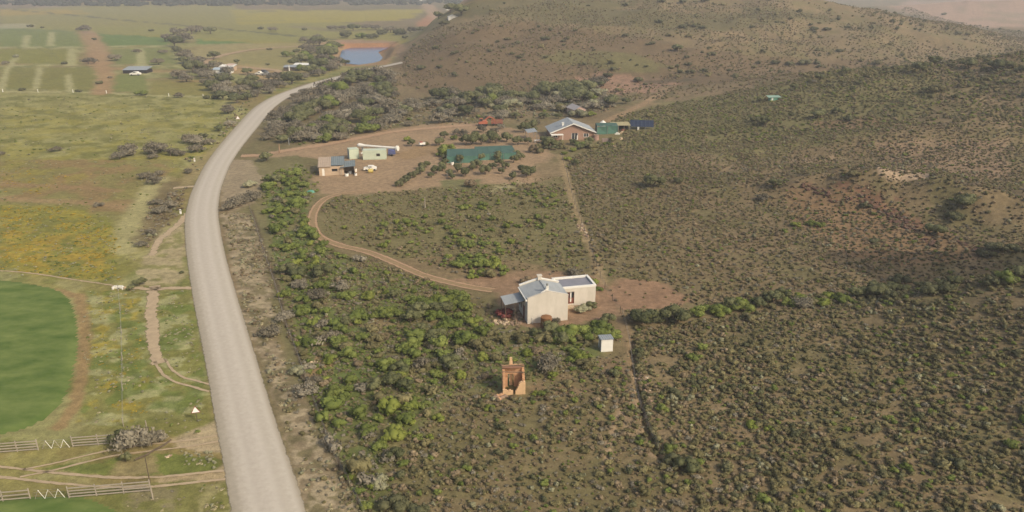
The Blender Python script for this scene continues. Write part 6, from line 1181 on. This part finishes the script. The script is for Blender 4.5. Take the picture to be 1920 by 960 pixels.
gable_box('outbuilding', 'pale walled outbuilding with a mauve-grey roof behind the farmhouse', at(1077, 218), R(20), 4.6, 7, 2.3, 3.4, mat('pink_plaster', C(196, 166, 150), .9, .12, 1.5), mat('mauve_sheet', C(160, 154, 152), .6, .1, 1))
# turquoise hut on the ridge
q = at(1444, 190); t_ = thing('turquoise_hut', 'small turquoise hut on the skyline of the right-hand ridge', 'hut', q, R(5)); MB().box(0, 3.2, 0, 2, -.3, 1.3).obj('wall', TURQ, t_); mb = MB(); sheet_roof(mb, (-.8, -.3, 1.35), (3.9, -.3, 1.35), (3.9, 2.3, 1.7), (-.8, 2.3, 1.7), .02, .5); mb.obj('roof', mat('pale_turquoise_sheet', C(140, 168, 150), .6, .06, 1), t_); MB().box(.4, 1.0, -.03, 0, 0, 1.2).obj('door', WHITE, t_)
# ---- far farm sheds and vehicles
def longhouse(px, py, L_, dp, eh, wm_, rm_, label, rz=0.0, name='farm_shed'):
    q = at(px, py); t = thing(name, label, 'shed', q, rz); MB().box(0, L_, 0, .2, -.5, eh).box(0, .2, .2, dp, -.5, eh - .01).box(L_ - .2, L_, .2, dp, -.5, eh - .01).box(.2, L_ - .2, dp - .2, dp, -.5, eh - .01).obj('wall', wm_, t)
    mb = MB(); sheet_roof(mb, (-.4, -.4, eh + .1), (L_ + .4, -.4, eh + .1), (L_ + .4, dp + .4, eh + dp * .14), (-.4, dp + .4, eh + dp * .14), .02, .8); mb.obj('roof', rm_, t)
    n = max(2, int(L_ / 3))
    for k in range(n): MB().box(L_ * (k + .3) / n, L_ * (k + .6) / n, -.05, 0, .8, eh - .4).obj('window', GLASS, t)
    return t
longhouse(231, 138, 12, 8, 1.7, DARKW, ROOF, 'lone grey-roofed open shed in the far left fields', R(3), 'field_shed')
car(243, 142, 'white car parked under the edge of the lone field shed', WHITE, rz=R(4), s=1.3)
longhouse(398, 138, 9.5, 5, 1.9, WHITE, mat('pale_blue_sheet', C(176, 188, 194), .6, .06, 1), 'long low white shed with a pale blue roof among the thorn trees')
longhouse(412, 133, 7.5, 5, 2.2, TANW, WHITE, 'white-roofed house just behind the long low shed'); longhouse(425, 132, 3.4, 4, 2.6, mat('pink_wall', C(200, 168, 148), .9, .1, 1), mat('pink_roof', C(206, 180, 162), .8, .1, 1), 'small pinkish hut at the right end of the white-roofed house')
car(478, 141, 'white pickup parked on the bare ground above the road, left of the other', WHITE, rz=R(-8), s=1.15, pickup=True, cat='pickup', name='parked_pickup'); car(489, 142, 'grey car parked right of the white pickup on the bare ground', STEEL, rz=R(6), s=1.2, name='parked_car'); car(484, 138, 'dark car parked behind the white pickup', mat('dark_paint', C(70, 72, 76), .4, .05, 2), rz=R(4), s=1.2, name='parked_car')
longhouse(551, 130, 8, 5, 2.2, GREYW, WHITE, 'white-roofed shed in the thorn trees left of the pond'); longhouse(532, 133, 7, 5, 1.9, OLDW, ROOF, 'small grey-roofed lean-to below the white-roofed shed'); tag(MB().bar((0, 0, -.3), (0, 0, 4.2), .7, n=8, r2=.4).obj('white_pole', WHITE, None, at(543, 137)), 'short white tank stand between the two sheds left of the pond', 'pole')
gable_box('far_house', 'white farmhouse among dark trees below the brown hill, far up the valley', at(841, 39), R(10), 6, 6, 2.4, 3.4, WHITE, WHITE, 'house')
longhouse(776, 1.8, 22, 10, 4, WHITE, WHITE, 'white barn in the far tree belt at the top edge', name='far_barn'); gable_box('far_hut', 'tiny white hut beside the far bend of the dirt road', at(836, 19), R(5), 9, 7, 2.5, 4, WHITE, ROOF, 'hut')
tag(MB().bar((0, 0, -.3), (0, 0, 2.4), .3, n=7, r2=.2).obj('dead_tree_stump', GREYW, None, at(797, 390)), 'pale dead stump standing in the scrub inside the loop track', 'stump')
tag(MB().bar((0, 0, -.3), (.2, 0, 1.6), .22, n=7, r2=.1).obj('dead_tree_stump', GREYW, None, at(1251, 165)), 'pale post on the saddle where the ridge track begins', 'stump')
mb = MB(); g = random.Random(12); p_ = None
for k in range(6): mb.bar((k * .7, g.uniform(-.2, .2), .3 + g.uniform(0, .3)), (k * .7 + .9, g.uniform(-.3, .3), .3 + g.uniform(0, .5)), .16, n=6)
for k in range(8): mb.bar((g.uniform(0, 4), 0, .4), (g.uniform(0, 4.5), g.uniform(-1, 1), g.uniform(.3, 1.3)), .06, n=5)
tag(mb.obj('fallen_branches', OLDW, None, at(418, 389)), 'fallen dark branches of the thorn bush at the right edge of the road bend', 'branches')
mb = MB(); p = Vector((0, 0, .3))
for a_, l_ in ((.5, 1.1), (.75, 1.0), (.6, 1.0), (.9, .8)):
    p2 = p + Vector((math.cos(a_) * l_, math.sin(a_) * l_ * .9, .25)); mb.bar(p, p2, .22, n=7, r2=.18); p = p2
tag(mb.obj('leaning_log', OLDW, None, at(255, 866)), 'dark leaning log under the thorn tree by the gates', 'log')
for px, py, l in ((668, 415, 0),): pass

# ---- haze: the air itself
hb = MB().box(-9000, 9000, -1500, 9000, -6, 112).obj('haze', [], None) if False else None
mb = MB(); mb.box(-9000, 9000, -9000, 9000, -8, 110); hm = bpy.data.materials.new('air_haze'); hm.use_nodes = True; t = hm.node_tree; t.nodes.clear(); o_ = t.nodes.new('ShaderNodeOutputMaterial'); pv = t.nodes.new('ShaderNodeVolumePrincipled'); pv.inputs['Density'].default_value = HAZE; pv.inputs['Color'].default_value = (.86, .87, .88, 1); pv.inputs['Anisotropy'].default_value = .15
t.links.new(pv.outputs[0], o_.inputs['Volume']); hz_o = mb.obj('haze', hm); tag(hz_o, 'thin pale haze in the air over the valley', 'haze', None, 'stuff')

# ---- labels that single each plant out
def finish_labels():
    from collections import defaultdict
    grp = defaultdict(list)
    for o in scn.objects:
        if o.parent is None and o.get('label') and o.get('category') in ('shrub', 'bush', 'tree'): grp[o['label']].append(o)
    for lab, L_ in list(grp.items()):
        if len(L_) < 2: continue
        sub = defaultdict(list)
        for o in L_:
            x, y, _ = topx(np.array([o.location[:]])); x = float(x[0]); y = float(y[0])
            d = sorted((math.hypot((x - a) / 1.6, y - b_), n_) for a, b_, n_ in MARKS); sub[d[1][1]].append((x, o))
        for n2_, M in sub.items():
            M.sort(key=lambda t_: t_[0])
            for k, (x, o) in enumerate(M):
                l = lab if len(sub) == 1 else f'{lab}, towards {n2_}'
                if len(M) > 1:
                    od = ['leftmost', 'second from left', 'third from left', 'fourth from left', 'fifth from left', 'sixth from left', 'seventh from left', 'eighth from left']
                    l += ', ' + ('rightmost' if k == len(M) - 1 else (od[k] if k < 8 else 'further right'))
                wds = l.split()
                if len(wds) > 16: l = (lab if len(M) == 1 else lab + ', ' + l.split(', ')[-1])
                if len(l.split()) > 16: l = ' '.join(l.replace('thorn bush', 'bush').replace(' from left', '').split()[:16])
                o['label'] = l
finish_labels()
def last_pass():
    from collections import defaultdict
    grp = defaultdict(list)
    for o in scn.objects:
        if o.parent is None and o.get('label') and o.get('category') in ('shrub', 'bush', 'tree'): grp[o['label']].append(o)
    od = ['leftmost', 'second from left', 'third from left', 'fourth from left', 'fifth from left', 'sixth from left', 'seventh from left', 'rightmost']
    for lab, L_ in grp.items():
        if len(L_) < 2: continue
        L_.sort(key=lambda o: float(topx(np.array([o.location[:]]))[0][0]))
        for k, o in enumerate(L_):
            head = lab.split(', ')[0].replace('bare ', '').replace('twiggy ', '').split()
            tail = f', {od[k] if k < len(L_) - 1 else od[-1]} of its knot'.split(); o['label'] = ' '.join(head[:16 - len(tail)]) + ' '.join([''] + tail).replace(' ,', ',')
last_pass()
